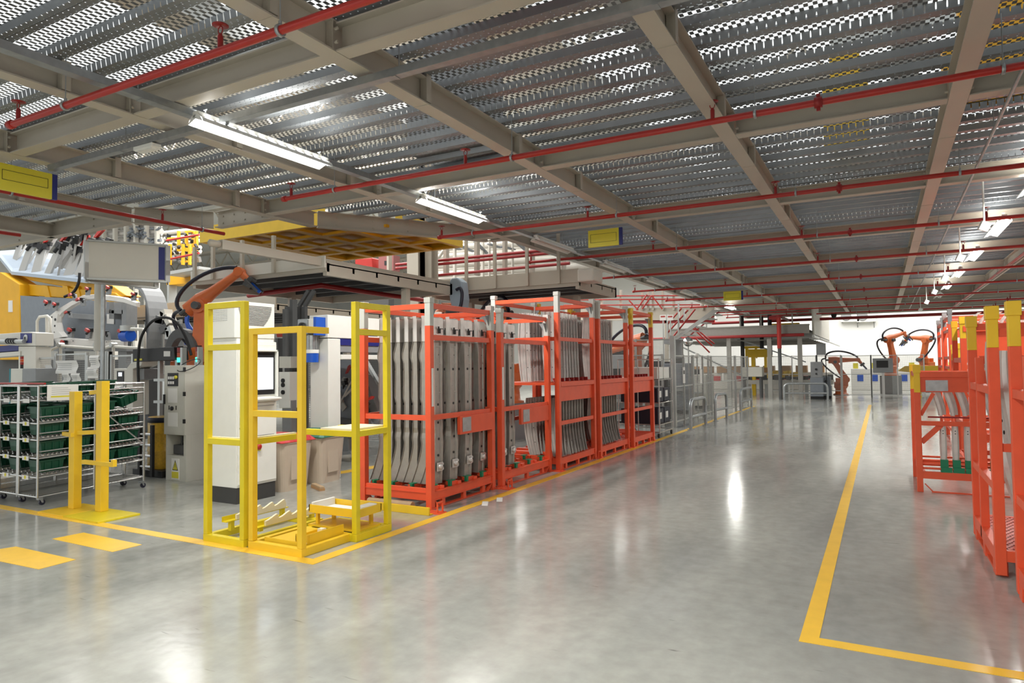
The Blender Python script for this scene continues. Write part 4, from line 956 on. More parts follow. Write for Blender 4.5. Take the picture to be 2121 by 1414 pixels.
MB().box(0.015, 0.455, -0.006, 0, 0.68, 1.645).build('door', 'cab_grey', t, 0.002)
p = MB().box(0.09, 0.33, -0.010, -0.006, 1.36, 1.55).build('button_panel', 'black', t)
each(p, 'button', 'paper', [(0.105+0.05*i, 0.14+0.05*i, -0.014, -0.010, 1.39+0.07*j, 1.43+0.07*j) for i in range(3) for j in range(2)]); MB().lathe([(0.025,0),(0.025,0.02),(0.0,0.02)], c=(0.29,-0.010,1.49), ax=(0,-1,0), n=12).build('rotary_knob', 'sign_yellow', p)
each(t, 'hinge', 'black', [(0.44, 0.475, -0.012, 0.01, z-0.03, z+0.03) for z in (0.86, 1.25, 1.60)]); MB().box(0.018, 0.04, -0.03, -0.006, 1.10, 1.24).build('handle', 'black', t)
b = MB(); b.lathe([(0.03,0),(0.03,0.02),(0,0.02)], c=(0.20,-0.006,1.04), ax=(0,-1,0), n=12); b.box(0.12,0.135,-0.012,-0.006,1.02,1.08); b.box(0.28,0.295,-0.012,-0.006,1.02,1.08); b.build('switch', 'black', t)
MB().box(0.10, 0.31, -0.009, -0.006, 1.12, 1.33).build('paper_sheet', 'paper', t); MB().box(0.10, 0.32, -0.009, -0.006, 0.78, 0.98).build('paper_sheet', 'paper', t)
w = MB().box(0.16, 0.33, 0.012, 0.02, 0.02, 0.32).build('warning_label', 'paper', t)
MB().prism([(-0.065,0),(0.065,0),(0,0.15)], (0.245,0.011,0.15), (1,0,0), (0,0,1), -0.001).build('triangle_border', 'black', w)
MB().prism([(-0.048,0.012),(0.048,0.012),(0,0.125)], (0.245,0.010,0.15), (1,0,0), (0,0,1), -0.001).build('triangle', 'sign_yellow', w)
b = MB(); b.box(0.240, 0.250, 0.0075, 0.009, 0.19, 0.245); b.box(0.240, 0.250, 0.0075, 0.009, 0.17, 0.182); b.build('exclamation_mark', 'black', w)
MB().box(0.17, 0.32, 0.009, 0.012, 0.04, 0.13).build('yellow_panel', 'sign_yellow', w)
# stack lights on top
def stack_light(loc, label, lit='lamp_green', s=1.0):
    t = thing('stack_light', label, 'stack light', loc); t.scale = (s, s, s)
    MB().tube((0,0,0), (0,0,0.10), 0.035, 12).build('base', 'black', t)
    for k, m in enumerate((lit, 'lamp_amber', 'lamp_red')): MB().tube((0,0,0.10+0.07*k), (0,0,0.165+0.07*k), 0.04, 14).build('lens', m, t)
    MB().tube((0,0,0.31), (0,0,0.325), 0.042, 14).build('cap', 'black', t)
    return t
mx = P(392, 740, y=6.95).x
b = thing('mounting_post', 'pair of pale posts carrying the two stack lights behind the grey cabinet', 'mounting post', (mx-0.12, 6.95, 0))
MB().box(-0.05, 0, -0.04, 0.04, 0, 1.95).build('post', 'alu', b); MB().box(0.35, 0.40, -0.04, 0.04, 0, 1.95).build('post', 'alu', b); MB().box(-0.22, 0.75, -0.04, 0.04, 1.55, 1.60).build('bracket_arm', 'alu', b)
stack_light((P(373, 740, y=6.95).x, 6.95, 1.60), 'stack light with green lit lens, left one above the grey cabinet', s=1.15)
stack_light((P(411, 740, y=6.95).x, 6.95, 1.60), 'stack light with green lit lens, right one above the grey cabinet', s=1.15)
tag(MB().path(arc((-8.78, 6.3, 1.66), 0.18, 0, 2*PI, 24, (1,0,0), (0,0.75,0.5)), 0.006, 6).build('cable_loop', 'rubber'), 'black cable loop lying on top of the grey pump cabinet', 'cable')
# ---------------------------------------------------------------- wrapped drum and follower pump
t = thing('grease_drum', 'yellow drum wrapped in stretch film on a black base', 'drum', (-9.72, 6.62, 0))
b = MB(); b.lathe([(0.27,0.10),(0.285,0.12),(0.28,0.35),(0.29,0.37),(0.28,0.39),(0.28,0.62),(0.29,0.64),(0.28,0.66),(0.285,0.86),(0.27,0.88)], n=28); b.build('drum_body', 'film', t)
MB().lathe([(0.287,0.80),(0.293,0.80),(0.293,0.875),(0.287,0.875)], n=28).build('top_band', 'navy', t)
MB().box(-0.36, 0.36, -0.34, 0.34, 0, 0.10).build('base', 'black', t, 0.01)
t = thing('drum_pump', 'steel follower pump with silver cylinder and columns standing over the yellow drum', 'drum pump', (-9.72, 6.62, 0))
for x in (-0.24, 0.24): MB().tube((x, 0.31, 0.10), (x, 0.31, 1.75), 0.03, 10).build('column', 'galv', t)
MB().tube((0, 0.05, 1.12), (0, 0.05, 1.42), 0.13, 20).build('cylinder', 'chrome', t)
b = MB(); b.box(-0.28, 0.28, -0.06, 0.36, 1.08, 1.12); b.box(-0.28, 0.28, -0.06, 0.36, 1.42, 1.46); b.build('yoke_plate', 'alu', t)
b = MB(); b.tube((0, 0.05, 0.88), (0, 0.05, 1.08), 0.05, 12); b.tube((-0.1, 0.05, 1.46), (-0.1, 0.05, 1.58), 0.035, 10); b.tube((0.08, 0.1, 1.46), (0.08, 0.1, 1.6), 0.025, 10); b.build('piston', 'grey_dark', t)
t = thing('roller_gate', 'short black ladder frame with chrome rollers before the wrapped drum', 'roller frame', (-9.80, 6.22, 0))
b = MB(); b.bar((0.30,0,0.02),(0.30,0,0.78),0.05,0.04); b.bar((0,0,0.02),(0,0,0.78),0.05,0.04); b.build('side_rail', 'black', t)
for z in (0.16, 0.32, 0.48, 0.64): MB().tube((0.0,0,z),(0.30,0,z),0.02,8).build('roller', 'chrome', t)
t = thing('roller_stand', 'black stand with chrome rollers and cable cluster between the grey and white cabinets', 'roller frame', (-7.95, 6.4, 0))
b = MB(); b.box(-0.12, 0.10, -0.12, 0.12, 0, 0.14); b.box(-0.10, -0.04, -0.05, 0.05, 0.14, 0.85); b.box(0.04, 0.09, -0.05, 0.05, 0.14, 0.85); b.build('frame', 'black', t)
for k in range(4): MB().tube((-0.06,-0.08,0.22+0.15*k),(0.10,-0.08,0.22+0.15*k),0.028,10).build('roller', 'chrome', t)
b = MB(); b.path([(0,0,0.85),(0,0,1.0),(-0.02,0,1.1)], 0.015)
for k in range(6): b.tube((-0.2,-0.03,1.10+0.018*k),(0.05,-0.03,1.10+0.018*k),0.008,6)
b.build('cable_cluster', 'rubber', t)
# black long box on post + arching hoses
t = thing('control_box', 'long black control box with white sticker held high beside the big sign pole', 'control box', (-9.17, 6.9, 0))
q = lambda a, c: P(a, c, y=6.9)
b = MB(); pp(b, [(275,723),(360,718),(362,745),(275,749)], 6.9, 0.25, (-9.17, 6.9, 0)); b.build('housing', 'black', t, 0.004)
b = MB(); pp(b, [(339,727),(352,727),(352,738),(339,738)], 6.893, 0.006, (-9.17, 6.9, 0)); b.build('sticker', 'paper', t)
b = MB(); pp(b, [(278,743),(294,742),(294,746),(278,747)], 6.893, 0.006, (-9.17, 6.9, 0)); b.build('yellow_label', 'sign_yellow', t)
x = q(317, 760).x+9.17; MB().box(x-0.03, x+0.03, 0.10, 0.16, 0, 1.78).build('support_post', 'alu', t)
tag(pth(MB(), [(287,795),(286,745),(292,700),(312,668),(340,657),(366,668),(385,700),(396,735)], 6.8, 0.022).build('black_hose', 'rubber'), 'thick black hose arching over the long black control box', 'hose')
# cable drag chain loop
b = MB(); S = []
ctr = P(372, 728, y=7.4)
for k in range(15):
    a = PI*k/14; c, s = math.cos(a), math.sin(a)
    for r0, r1 in ((0.24, 0.40),):
        p = [ctr+Vector((c*r0, 0, s*r0)), ctr+Vector((c*r1, 0, s*r1)), ctr+Vector((c*r1, 0.12, s*r1)), ctr+Vector((c*r0, 0.12, s*r0))]
        S.append(p)
b.loft(S); [b.box(ctr.x+sx*0.32-0.08, ctr.x+sx*0.32+0.08, ctr.y, ctr.y+0.12, 0.0, ctr.z) for sx in (-1, 1)]
tag(b.build('cable_chain', 'grey_dark'), 'grey plastic cable drag chain bent in an arch behind the grey cabinet', 'cable chain')
# ---------------------------------------------------------------- guard fence with taped papers
def fence_mat(lw=0.14):
    m = bpy.data.materials.new('wire_mesh'); m.use_nodes = True; nt = m.node_tree; b = nt.nodes['Principled BSDF']; N = nt.nodes.new; L = nt.links.new
    b.inputs['Base Color'].default_value = srgb(150, 150, 148)+(1,); b.inputs['Roughness'].default_value = 0.5; b.inputs['Metallic'].default_value = 0.5
    tc = N('ShaderNodeTexCoord'); sp = N('ShaderNodeSeparateXYZ'); L(tc.outputs['Object'], sp.inputs[0])
    def mt(op, x, y=None):
        n = N('ShaderNodeMath'); n.operation = op
        for i, q in enumerate((x, y)):
            if isinstance(q, (int, float)): n.inputs[i].default_value = q
            elif q is not None: L(q, n.inputs[i])
        return n.outputs[0]
    u = mt('ADD', sp.outputs[0], sp.outputs[1])
    a = mt('LESS_THAN', mt('FRACT', mt('MULTIPLY', u, 1/0.04)), lw); c = mt('LESS_THAN', mt('FRACT', mt('MULTIPLY', sp.outputs[2], 1/0.04)), lw)
    w = mt('MAXIMUM', a, c); tr = N('ShaderNodeBsdfTransparent'); ms = N('ShaderNodeMixShader')
    L(w, ms.inputs[0]); L(tr.outputs[0], ms.inputs[1]); L(b.outputs[0], ms.inputs[2]); L(ms.outputs[0], nt.nodes['Material Output'].inputs['Surface'])
    return m
_M['wire_mesh'] = fence_mat(); _M['wire_mesh_dense'] = fence_mat(0.26)
def fence(a, b_, H, label, n=1, m='alu', mid=True, z0=0.12, cat='guard fence', grp=None, wm='wire_mesh'):
    a = Vector((a[0], a[1], 0)); b_ = Vector((b_[0], b_[1], 0)); t = thing('guard_fence', label, cat, a, 0, grp); d = (b_-a)
    for i in range(n+1):
        p = d*i/n; MB().bar(p, p+Vector((0,0,H)), 0.05).build('post', m, t)
    for i in range(n):
        p0, p1 = d*i/n, d*(i+1)/n; e = d.normalized()*0.035
        f = MB(); zs = [z0, H-0.03] + ([H*0.55] if mid else [])
        for z in zs: f.bar(p0+e+Vector((0,0,z)), p1-e+Vector((0,0,z)), 0.03)
        f = f.build('frame', m, t)
        w = MB(); w.quad(p0+e+Vector((0,0,z0)), p1-e+Vector((0,0,z0)), p1-e+Vector((0,0,H-0.03)), p0+e+Vector((0,0,H-0.03))); w.build('wire_mesh', wm, f)
    return t
FY = 7.6
fx = lambda p: P(p, 740, y=FY).x
fence((fx(72), FY), (fx(115), FY), 1.90, 'mesh guard panel with a single hanging paper, beside the white machine', 1, mid=False)
fence((fx(117), FY), (fx(180), FY), 1.96, 'mesh gate panel with thick folded papers taped to it', 1, mid=False)
fence((fx(183), FY), (fx(212), FY), 1.90, 'narrow mesh guard panel with two stacked sheets taped on', 1, mid=False)
fence((fx(232), FY), (fx(276), FY), 1.90, 'mesh guard panel right of the grooved aluminium column', 1, mid=False)
t = thing('profile_column', 'grooved aluminium profile column in the mesh fence by the sign pole', 'column', (fx(222), FY, 0))
b = MB()
for k in range(4): b.box(-0.11+0.06*k, -0.07+0.06*k, -0.05, 0.05, 0, 1.96)
b.box(-0.11, 0.11, -0.03, 0.03, 0, 1.96); b.build('profile', 'alu', t)
def fsheet(px0, py0, px1, py1, label, k=0.0):
    a = P(px0, py0, y=FY-0.05); c = P(px1, py1, y=FY-0.05)
    t = thing('paper_sheet', label, 'paper sheet', ((a.x+c.x)/2, FY-0.05, (a.z+c.z)/2)); w = abs(c.x-a.x); h = abs(a.z-c.z)
    b = MB(); S = []
    for i in range(7): z = -h/2+h*i/6; y = -0.02*math.sin(i*1.1+k); S.append([Vector((-w/2, y, z)), Vector((w/2, y-0.01, z)), Vector((w/2, y-0.008, z)), Vector((-w/2, y+0.002, z))])
    b.loft(S); b.build('page', 'paper', t)
    b = MB()
    for i in range(4): b.box(-w*0.35, w*0.3, -0.035, -0.034, h*(0.25-0.15*i)-0.004, h*(0.25-0.15*i)+0.004)
    b.build('print_lines', 'grey', t)
fsheet(93, 756, 107, 785, 'narrow white paper hanging on the first mesh panel')
fsheet(117, 747, 161, 773, 'thick folded white papers taped to the mesh gate', 1)
fsheet(130, 772, 145, 792, 'printed sheet below the folded papers on the mesh gate', 2)
fsheet(148, 773, 167, 793, 'printed sheet low on the mesh gate near the column', 2.5)
fsheet(186, 736, 206, 762, 'upper white sheet taped on the narrow mesh panel', 3)
fsheet(180, 760, 202, 783, 'lower white sheet taped on the narrow mesh panel', 4)
# tubular guard rails in front of the car body jig
def rail_loop(px, y, label, cap=True):
    return tag(pth(MB(), px, y, 0.03, n=8, smooth=False).build('tube_rail', 'sign_white'), label, 'tube rail')
rail_loop([(77,735),(77,665),(82,656),(98,654),(104,660),(104,695),(101,703),(84,703),(77,697)], 8.0, 'white bent tube loop at the left of the car body jig')
rail_loop([(97,905),(97,656)], 8.02, 'white upright tube inside the bent loop')
rail_loop([(105,725),(125,716),(195,721),(204,715)], 8.1, 'long white tube rail before the car body jig, left length')
rail_loop([(214,722),(228,717),(300,722),(300,690),(296,682),(272,681)], 8.1, 'long white tube rail before the car body jig, right length bending up')
for i, p in enumerate((126, 201, 235)):
    t = thing('rail_post', 'white tube post with round joint under the long rail, %s' % ['left', 'middle', 'right'][i], 'rail post', (gx(p, 8.1).x, 8.1, 0), 0, 'posts under the white tube rail')
    z = P(p, 716, y=8.1).z; MB().tube((0,0,0),(0,0,z),0.03,8).build('tube', 'sign_white', t); MB().tube((0,-0.06,z+0.02),(0,0.06,z+0.02),0.05,12).build('joint', 'alu', t)
# ---------------------------------------------------------------- white machine at the frame edge
Y = 7.5; t = thing('press_unit', 'white machine beam with blue eye panel at the left frame edge', 'machine', (gx(60, Y).x, Y, 0)); o = t.location.copy()
b = MB(); pp(b, [(-40,694),(60,687),(74,689),(74,716),(40,716),(-40,712)], Y, 0.35, o); b.build('beam_body', 'sign_white', t, 0.01)
b = MB(); pp(b, [(42,690),(65,690),(65,710),(42,710)], Y-0.01, 0.01, o); pnl = b.build('blue_panel', 'blue', t)
c = P(55, 700, y=Y)-o; MB().lathe([(0.075,0),(0.075,0.015),(0.03,0.02)], c=(c.x, -0.01, c.z), ax=(0,-1,0), n=16).build('eye_boss', 'alu', pnl); MB().tube((c.x,-0.03,c.z),(c.x,-0.035,c.z),0.03,12).build('bore', 'black', pnl)
b = MB(); pth(b, [(-30,707),(50,707)], Y-0.06, 0.045, o, smooth=False); b.build('ram_tube', 'alu', t)
b = MB()
for k in range(4): c = P(17+5*k, 706, y=Y-0.06)-o; b.lathe([(0.05,-0.012),(0.062,-0.012),(0.062,0.012),(0.05,0.012)], c=c, ax=(1,0,0.2), n=14)
b.build('spring_coils', 'black', t)
b = MB(); pp(b, [(-40,718),(38,714),(38,726),(-40,731)], Y+0.05, 0.3, o); b.build('blue_band', 'blue', t)
b = MB(); pp(b, [(-40,733),(42,727),(42,736),(-40,742)], Y, 0.3, o); b.build('lower_rail', 'sign_white', t, 0.005)
b = MB(); pp(b, [(38,717),(74,717),(74,880),(38,880)], Y+0.02, 0.3, o); b.build('upright', 'sign_white', t, 0.01)
Y = 7.2; x0 = gx(20, Y).x; x1 = gx(75, Y).x
t = thing('machine_cabinet', 'beige and grey machine cabinet with teal edge behind the flow racks', 'machine cabinet', (x0, Y, 0)); zt = P(45, 763, y=Y).z
MB().box(0.06, (x1-x0)*0.5, 0, 0.4, 0, zt).build('front_half', 'cab_grey', t, 0.01); MB().box((x1-x0)*0.5, x1-x0, 0, 0.4, 0, zt).build('side_half', 'grey', t, 0.01); MB().box(0, 0.06, 0, 0.4, 0, zt).build('edge_strip', mat('teal', srgb(24,120,130), 0.5), t)
stack_light((gx(46, 7.25).x, 7.25, zt), 'small red stack light on the beige machine cabinet with teal edge', 'lamp_red', 0.8)
Y = 7.15; t = thing('operator_terminal', 'white rounded operator terminal with small blue screen beside the grooved column', 'terminal', (gx(255, Y).x, Y, 0)); o = t.location.copy()
b = MB(); pp(b, [(236,763),(262,763),(270,752),(296,745),(292,757),(275,764),(275,860),(236,860)], Y, 0.3, o); b.build('housing', 'sign_white', t, 0.01)
b = MB(); pp(b, [(242,768),(256,768),(256,790),(242,790)], Y-0.01, 0.01, o); s = b.build('bezel', 'black', t)
b = MB(); pp(b, [(245,771),(252,771),(252,779),(245,779)], Y-0.016, 0.006, o); b.build('screen', 'screen', s)
b = MB(); pp(b, [(262,763),(298,763),(298,786),(262,788)], Y+0.1, 0.3, o); b.build('grey_box', 'grey', t, 0.01)
MB().box(-0.1, 0.1, 0.05, 0.25, 0, 1.0).build('pedestal', 'black', t)
# ---------------------------------------------------------------- white double sign board
t = thing('sign_board', 'large blank white double sign board with dark blue end stripe on a pole', 'sign board', (-9.75, 6.0, 0))
u = Vector((0.56, 0.83, 0)); n = Vector((0.83, -0.56, 0))
A = P(180, 538, y=5.35); L = 1.0
o = t.location
a0 = Vector((A.x, A.y, 0)) - Vector((o.x, o.y, 0))
def board(a, d, L, z0, z1, stripe):
    b = MB(); d = d.normalized(); s = Vector((d.y, -d.x, 0)); q = [a, a+d*L, a+d*L-s*0.05, a-s*0.05]
    b.add([(p.x, p.y, z0) for p in q]+[(p.x, p.y, z1) for p in q], [(0,1,2,3),(7,6,5,4),(1,0,4,5),(2,1,5,6),(3,2,6,7),(0,3,7,4)]); bd = b.build('board', 'sign_white', t, 0.004)
    f = MB()
    for z in (z0, z1): f.bar(a+Vector((0,0,z)), a+d*L+Vector((0,0,z)), 0.07, 0.025)
    for k in (0, L): f.bar(a+d*k+Vector((0,0,z0)), a+d*k+Vector((0,0,z1)), 0.025, 0.07)
    f.build('edge_frame', 'alu', bd)
    if stripe:
        f = MB(); p = a+d*(L*0.885)+s*0.004; e = d*(L*0.09); f.add([(p.x,p.y,z0+0.03),((p+e).x,(p+e).y,z0+0.03),((p+e).x,(p+e).y,z1-0.03),(p.x,p.y,z1-0.03)], [(0,1,2,3)]); f.build('blue_stripe', 'blue', bd)
z1 = P(180, 498, y=A.y).z; z0 = P(180, 577, y=A.y).z
e = P(345, 538, x=A.x+u.x*L); 
board(a0, u, L, z0, z1, True)
board(a0+Vector((-0.05, 0.04, 0)), Vector((0.12, 0.99, 0)), 0.95, z0-0.04, z1-0.05, False)
for px, r, y, m, zb in ((202, 0.055, 6.0, 'sign_white', 1.9), (212, 0.03, 5.9, 'galv', 0.0)):
    q = P(px, 800, y=y); b = MB(); b.tube((q.x-o.x, y-o.y, zb), (q.x-o.x, y-o.y, z0+0.3), r, 12); b.build('pole', m, t)
# ---------------------------------------------------------------- car body side on its jig
Y = 9.0; o = Vector((gx(180, Y).x, Y, 0))
t = thing('body_side_jig', 'grey jig plate on a frame behind the bare car body side', 'jig', o)
b = MB(); pp(b, [(42,612),(150,618),(255,628),(268,700),(262,725),(45,722)], Y+0.35, 0.08, o); b.build('jig_plate', 'grey_blue', t)
b = MB(); pp(b, [(140,648),(196,652),(196,662),(140,658)], Y+0.1, 0.25, o); pp(b, [(220,640),(254,642),(254,650),(220,648)], Y+0.1, 0.25, o); pp(b, [(226,625),(236,625),(236,660),(226,660)], Y+0.1, 0.25, o); pp(b, [(252,627),(262,627),(262,705),(252,705)], Y+0.1, 0.25, o); b.build('stiffener', 'grey', t)
b = MB(); pp(b, [(110,712),(262,718),(262,727),(110,727)], Y+0.05, 0.3, o); pp(b, [(120,727),(135,727),(135,928),(120,928)], Y+0.1, 0.2, o); pp(b, [(245,727),(262,727),(262,920),(245,920)], Y+0.1, 0.2, o); b.build('jig_base', 'grey', t)
b = MB(); pp(b, [(221,650),(236,651),(236,671),(221,670)], Y+0.33, 0.01, o); b.build('white_card', 'paper', t)
o2 = o.copy()
t = thing('car_body_side', 'bare silver car body side panel with door openings, held in the jig', 'car body part', o2)
mat('body_white', srgb(226,222,216), 0.35, 0.15)
OUT = [(107,690),(103,665),(109,650),(128,637),(178,612),(200,610),(262,618),(287,627),(287,632),(262,628),(240,630),(219,626),(212,660),(213,698),(258,702),(262,714),(180,712),(118,704)]
def ribbon(px_a, px_b, y, d, nm, par, m='body_white'):
    b = MB(); S = []
    for (a, c) in zip(px_a, px_b):
        p, q = P(*a, y=y)-o2, P(*c, y=y)-o2; mdl = (p+q)/2
        S.append([p, p+Vector((0,-0.03,0))*0+(mdl-p)*0.25+Vector((0,-d,0)), q+(mdl-q)*0.25+Vector((0,-d,0)), q, q+Vector((0,0.03,0)), p+Vector((0,0.03,0))])
    b.loft(S); return b.build(nm, m, par)
ribbon([(104,697),(102,670),(107,652),(126,638),(150,624),(175,611),(200,609),(235,612),(262,616),(288,626)], [(121,700),(122,680),(125,664),(134,649),(155,634),(179,622),(200,620),(235,624),(262,628),(287,636)], Y, 0.06, 'roof_rail', t)
ribbon([(110,652),(106,672),(107,692),(113,703)], [(128,650),(126,668),(130,686),(140,697)], Y-0.02, 0.07, 'front_pillar', t)
ribbon([(210,612),(208,640),(203,670),(195,690),(186,704)], [(219,614),(217,640),(213,670),(211,690),(214,704)], Y-0.02, 0.07, 'centre_pillar', t)
ribbon([(110,697),(140,699),(180,702),(220,703),(262,705)], [(112,713),(140,716),(180,718),(220,720),(262,720)], Y-0.02, 0.06, 'sill_panel', t)
b = MB()
for a, c, r in ((123,662,0.035),(122,675,0.025),(116,657,0.02),(121,688,0.012),(205,707,0.014),(160,706,0.012),(245,709,0.014),(229,708,0.012)): q = P(a, c, y=Y)-o2; b.tube((q.x, -0.10, q.z), (q.x, -0.092, q.z), r, 10)
b.build('hole_marks', 'black', t)
# clamps on the jig
def clamp(loc, label, s=1.0, rz=0, ry=0, m='grey', flip=1):
    t = thing('toggle_clamp', label, 'clamp', loc, rz, 'red handled clamps around the car body side'); t.scale = (s*flip, s, s); t.rotation_euler = (0, ry, rz)
    b = MB(); b.prism([(-0.10,-0.12),(0.06,-0.12),(0.10,0.04),(0.04,0.10),(-0.06,0.05)], (0,0.03,0), (1,0,0), (0,0,1), 0.05); b.build('bracket', m, t)
    b = MB(); b.box(-0.02, 0.12, -0.05, 0.03, 0.02, 0.09); b.tube((-0.05,-0.02,-0.02),(0.08,-0.02,0.06),0.03,8); b.build('cylinder', 'black', t)
    b = MB(); b.prism([(0.02,0.04),(0.14,0.0),(0.16,0.05),(0.06,0.10)], (0,-0.06,0), (1,0,0), (0,0,1), 0.05); b.build('clamp_arm', 'red_pipe', t)
for i, (a, c, s, f) in enumerate(((182,602,1.0,1),(225,600,1.1,1),(172,624,1.1,-1),(277,613,1.0,1),(145,650,0.9,-1),(147,688,1.3,1),(184,689,1.3,1),(222,694,1.2,-1),(250,690,1.1,1),(108,710,1.1,-1),(132,712,1.1,1),(98,630,1.2,1),(155,614,1.0,-1),(115,634,1.1,1))):
    q = P(a, c, y=Y-0.12); clamp(q, 'red handled clamp on the car body jig, %s' % ['at the roof rail left of the pole','at the roof rail right of the pole','inside the front window corner','at the rear end of the roof','at the front door hinge','low in the front door opening','low before the centre pillar','low behind the centre pillar','by the blue motor','at the sill front','under the sill','before the windscreen pillar','above the windscreen pillar','on the grey plate at the front'][i], s*0.82, flip=f)
t = thing('electric_motor', 'bright blue gear motor at the rear lower corner of the car body jig', 'motor', P(264, 695, y=Y-0.1))
MB().tube((-0.14,0,0),(0.12,0,0),0.13,16).build('motor_body', 'blue_bright', t); MB().tube((0,0,0.10),(0,0,0.22),0.15,16).build('flange', 'alu', t)
# big grey turning ring
c = P(278, 672, y=9.6); t = thing('turning_ring', 'big dark grey curved ring plate beside the car body jig', 'turning ring', c)
b = MB(); S = []
for k in range(17):
    a = -PI/2+PI*k/16; S.append([Vector((math.cos(a)*r*0.6, d, math.sin(a)*r)) for r, d in ((0.85,0),(0.95,0),(0.95,0.5),(0.85,0.5))])
b.loft(S); b.build('ring_rim', 'grey', t, 0.01)
b = MB(); b.prism([(math.cos(-PI/2+PI*k/12)*0.5, math.sin(-PI/2+PI*k/12)*0.85) for k in range(13)], (0,0.30,0), (1,0,0), (0,0,1), 0.03); b.build('ring_web', 'grey_dark', t)
MB().box(-0.2, 0.4, 0.1, 0.5, -c.z, -0.8).build('pedestal', 'grey_dark', t)
# ---------------------------------------------------------------- tilted yellow fixture with clamp rows
Y = 10.0; o = Vector((gx(110, Y).x, Y, 0)); t = thing('tilting_fixture', 'massive yellow tilted fixture frame with light blue-grey top plate', 'fixture frame', o); TF = t; TF_O = o.copy()
b = MB(); pp(b, [(-30,590),(0,563),(40,588),(42,745),(15,745),(-30,745)], Y-0.3, 0.5, o); b.build('side_frame', 'yellow_deep', t, 0.02)
b = MB(); pp(b, [(16,557),(60,580),(250,615),(262,612),(228,588),(60,562)], Y, 0.4, o); b.build('top_beam', 'yellow_deep', t, 0.02)
b = MB(); pp(b, [(40,586),(238,606),(258,622),(256,632),(150,618),(40,610)], Y-0.05, 0.4, o); b.build('front_beam', 'yellow_deep', t, 0.02)
for p0 in (92, 133, 155): b = MB(); pp(b, [(p0-5,590),(p0+6,592),(p0+12,618),(p0+1,617)], Y-0.08, 0.3, o); b.build('web', 'yellow_deep', t, 0.01)
b = MB(); a = P(-10, 535, y=Y); S = [P(-10,520,y=Y)-o, P(24,562,y=Y-0.2)-o, P(190,580,y=Y-0.2)-o, P(190,555,y=Y+0.6)-o+Vector((0,0.4,0.25)), P(20,520,y=Y+0.5)-o+Vector((0,0.3,0.1))]
b.add(S+[p+Vector((0,0,-0.09)) for p in S], [(0,1,2,3,4),(9,8,7,6,5)]+[(i,(i+1)%5,(i+1)%5+5,i+5) for i in range(5)]); b.build('top_plate', mat('plate_blue', srgb(178,190,204), 0.35, 0.3), t)
b = MB(); pp(b, [(-30,745),(250,745),(250,900),(-30,900)], Y+0.1, 0.8, o); b.build('base_block', 'grey_dark', t)
b = MB(); pp(b, [(45,612),(240,622),(240,700),(45,700)], Y+0.05, 0.1, o); b.build('rear_web', 'grey_blue', t)
b = MB(); pp(b, [(17,622),(25,622),(25,646),(17,646)], Y-0.32, 0.02, o); b.build('white_card', 'paper', t)
BRM = MB(); BRM.prism([(-0.10,0),(0.10,0),(0.16,0.62),(0.02,0.66),(-0.04,0.60)], (0,0,0), (1,0,0), (0,0,1), 0.04); BRM.prism([(-0.02,0.2),(0.03,0.2),(0.16,0.62),(0.10,0.64)], (0.09,0.0,0), (0,1,0), (0,0,1), 0.015)
BRM.tube((-0.05,-0.001,0.06),(-0.05,0.0,0.06),0.015,8); BRM = BRM.mesh('clamp_bracket', [mat('bracket_grey', srgb(176,174,170), 0.5, 0.2)])
CLM = MB(); CLM.box(-0.03,0.20,-0.08,0.02,0.60,0.72); CLM.tube((0,-0.05,0.5),(0.1,-0.05,0.66),0.04,8); CLM.box(0.12,0.26,-0.05,0.02,0.70,0.78); CLM = CLM.mesh('clamp_head', ['black'])
ARM = MB(); ARM.prism([(0.10,0.74),(0.16,0.76),(0.26,0.92),(0.24,1.0),(0.18,0.96)], (0,-0.04,0), (1,0,0), (0,0,1), 0.05); ARM = ARM.mesh('clamp_arm', ['red_pipe'])
random.seed(3)
for i, (a, c, dy, s) in enumerate(((30,545,0.3,0.9),(48,558,0.0,1.0),(62,535,0.5,1.0),(75,565,0.0,1.0),(88,545,0.4,1.1),(100,568,0.0,1.15),(112,548,0.4,1.1),(122,572,0.0,1.1),(132,552,0.4,1.15),(140,574,0.0,1.05),(152,560,0.3,1.1),(165,568,0.0,1.2),(172,550,0.5,1.2),(188,570,0.1,1.2))):
    q = P(a, c, y=Y-0.05+dy*0.6)
    o = bpy.data.objects.new('clamp_unit', None); SC.collection.objects.link(o); o.location = (q.x, q.y, q.z-0.05); o.rotation_euler = (-0.15, 0.15+random.uniform(-0.12,0.22), random.uniform(-0.7, 0.7)); o.scale = (s*1.2,)*3
    tag(o, 'clamp unit on a grey bracket, %s of the row on the tilted yellow fixture' % (ORD + ['thirteenth', 'fourteenth'])[i], 'clamp', 'clamp units on the tilted yellow fixture')
    child(BRM, 'bracket', o, (0,0,0)); child(CLM, 'clamp_head', o, (0,0,0)); 
    if i % 3 != 1: child(ARM, 'clamp_arm', o, (0,0,0))
pth(MB(), [(165,565),(163,585),(152,605),(134,614)], 9.6, 0.035, TF_O).build('black_hose', 'rubber', TF)

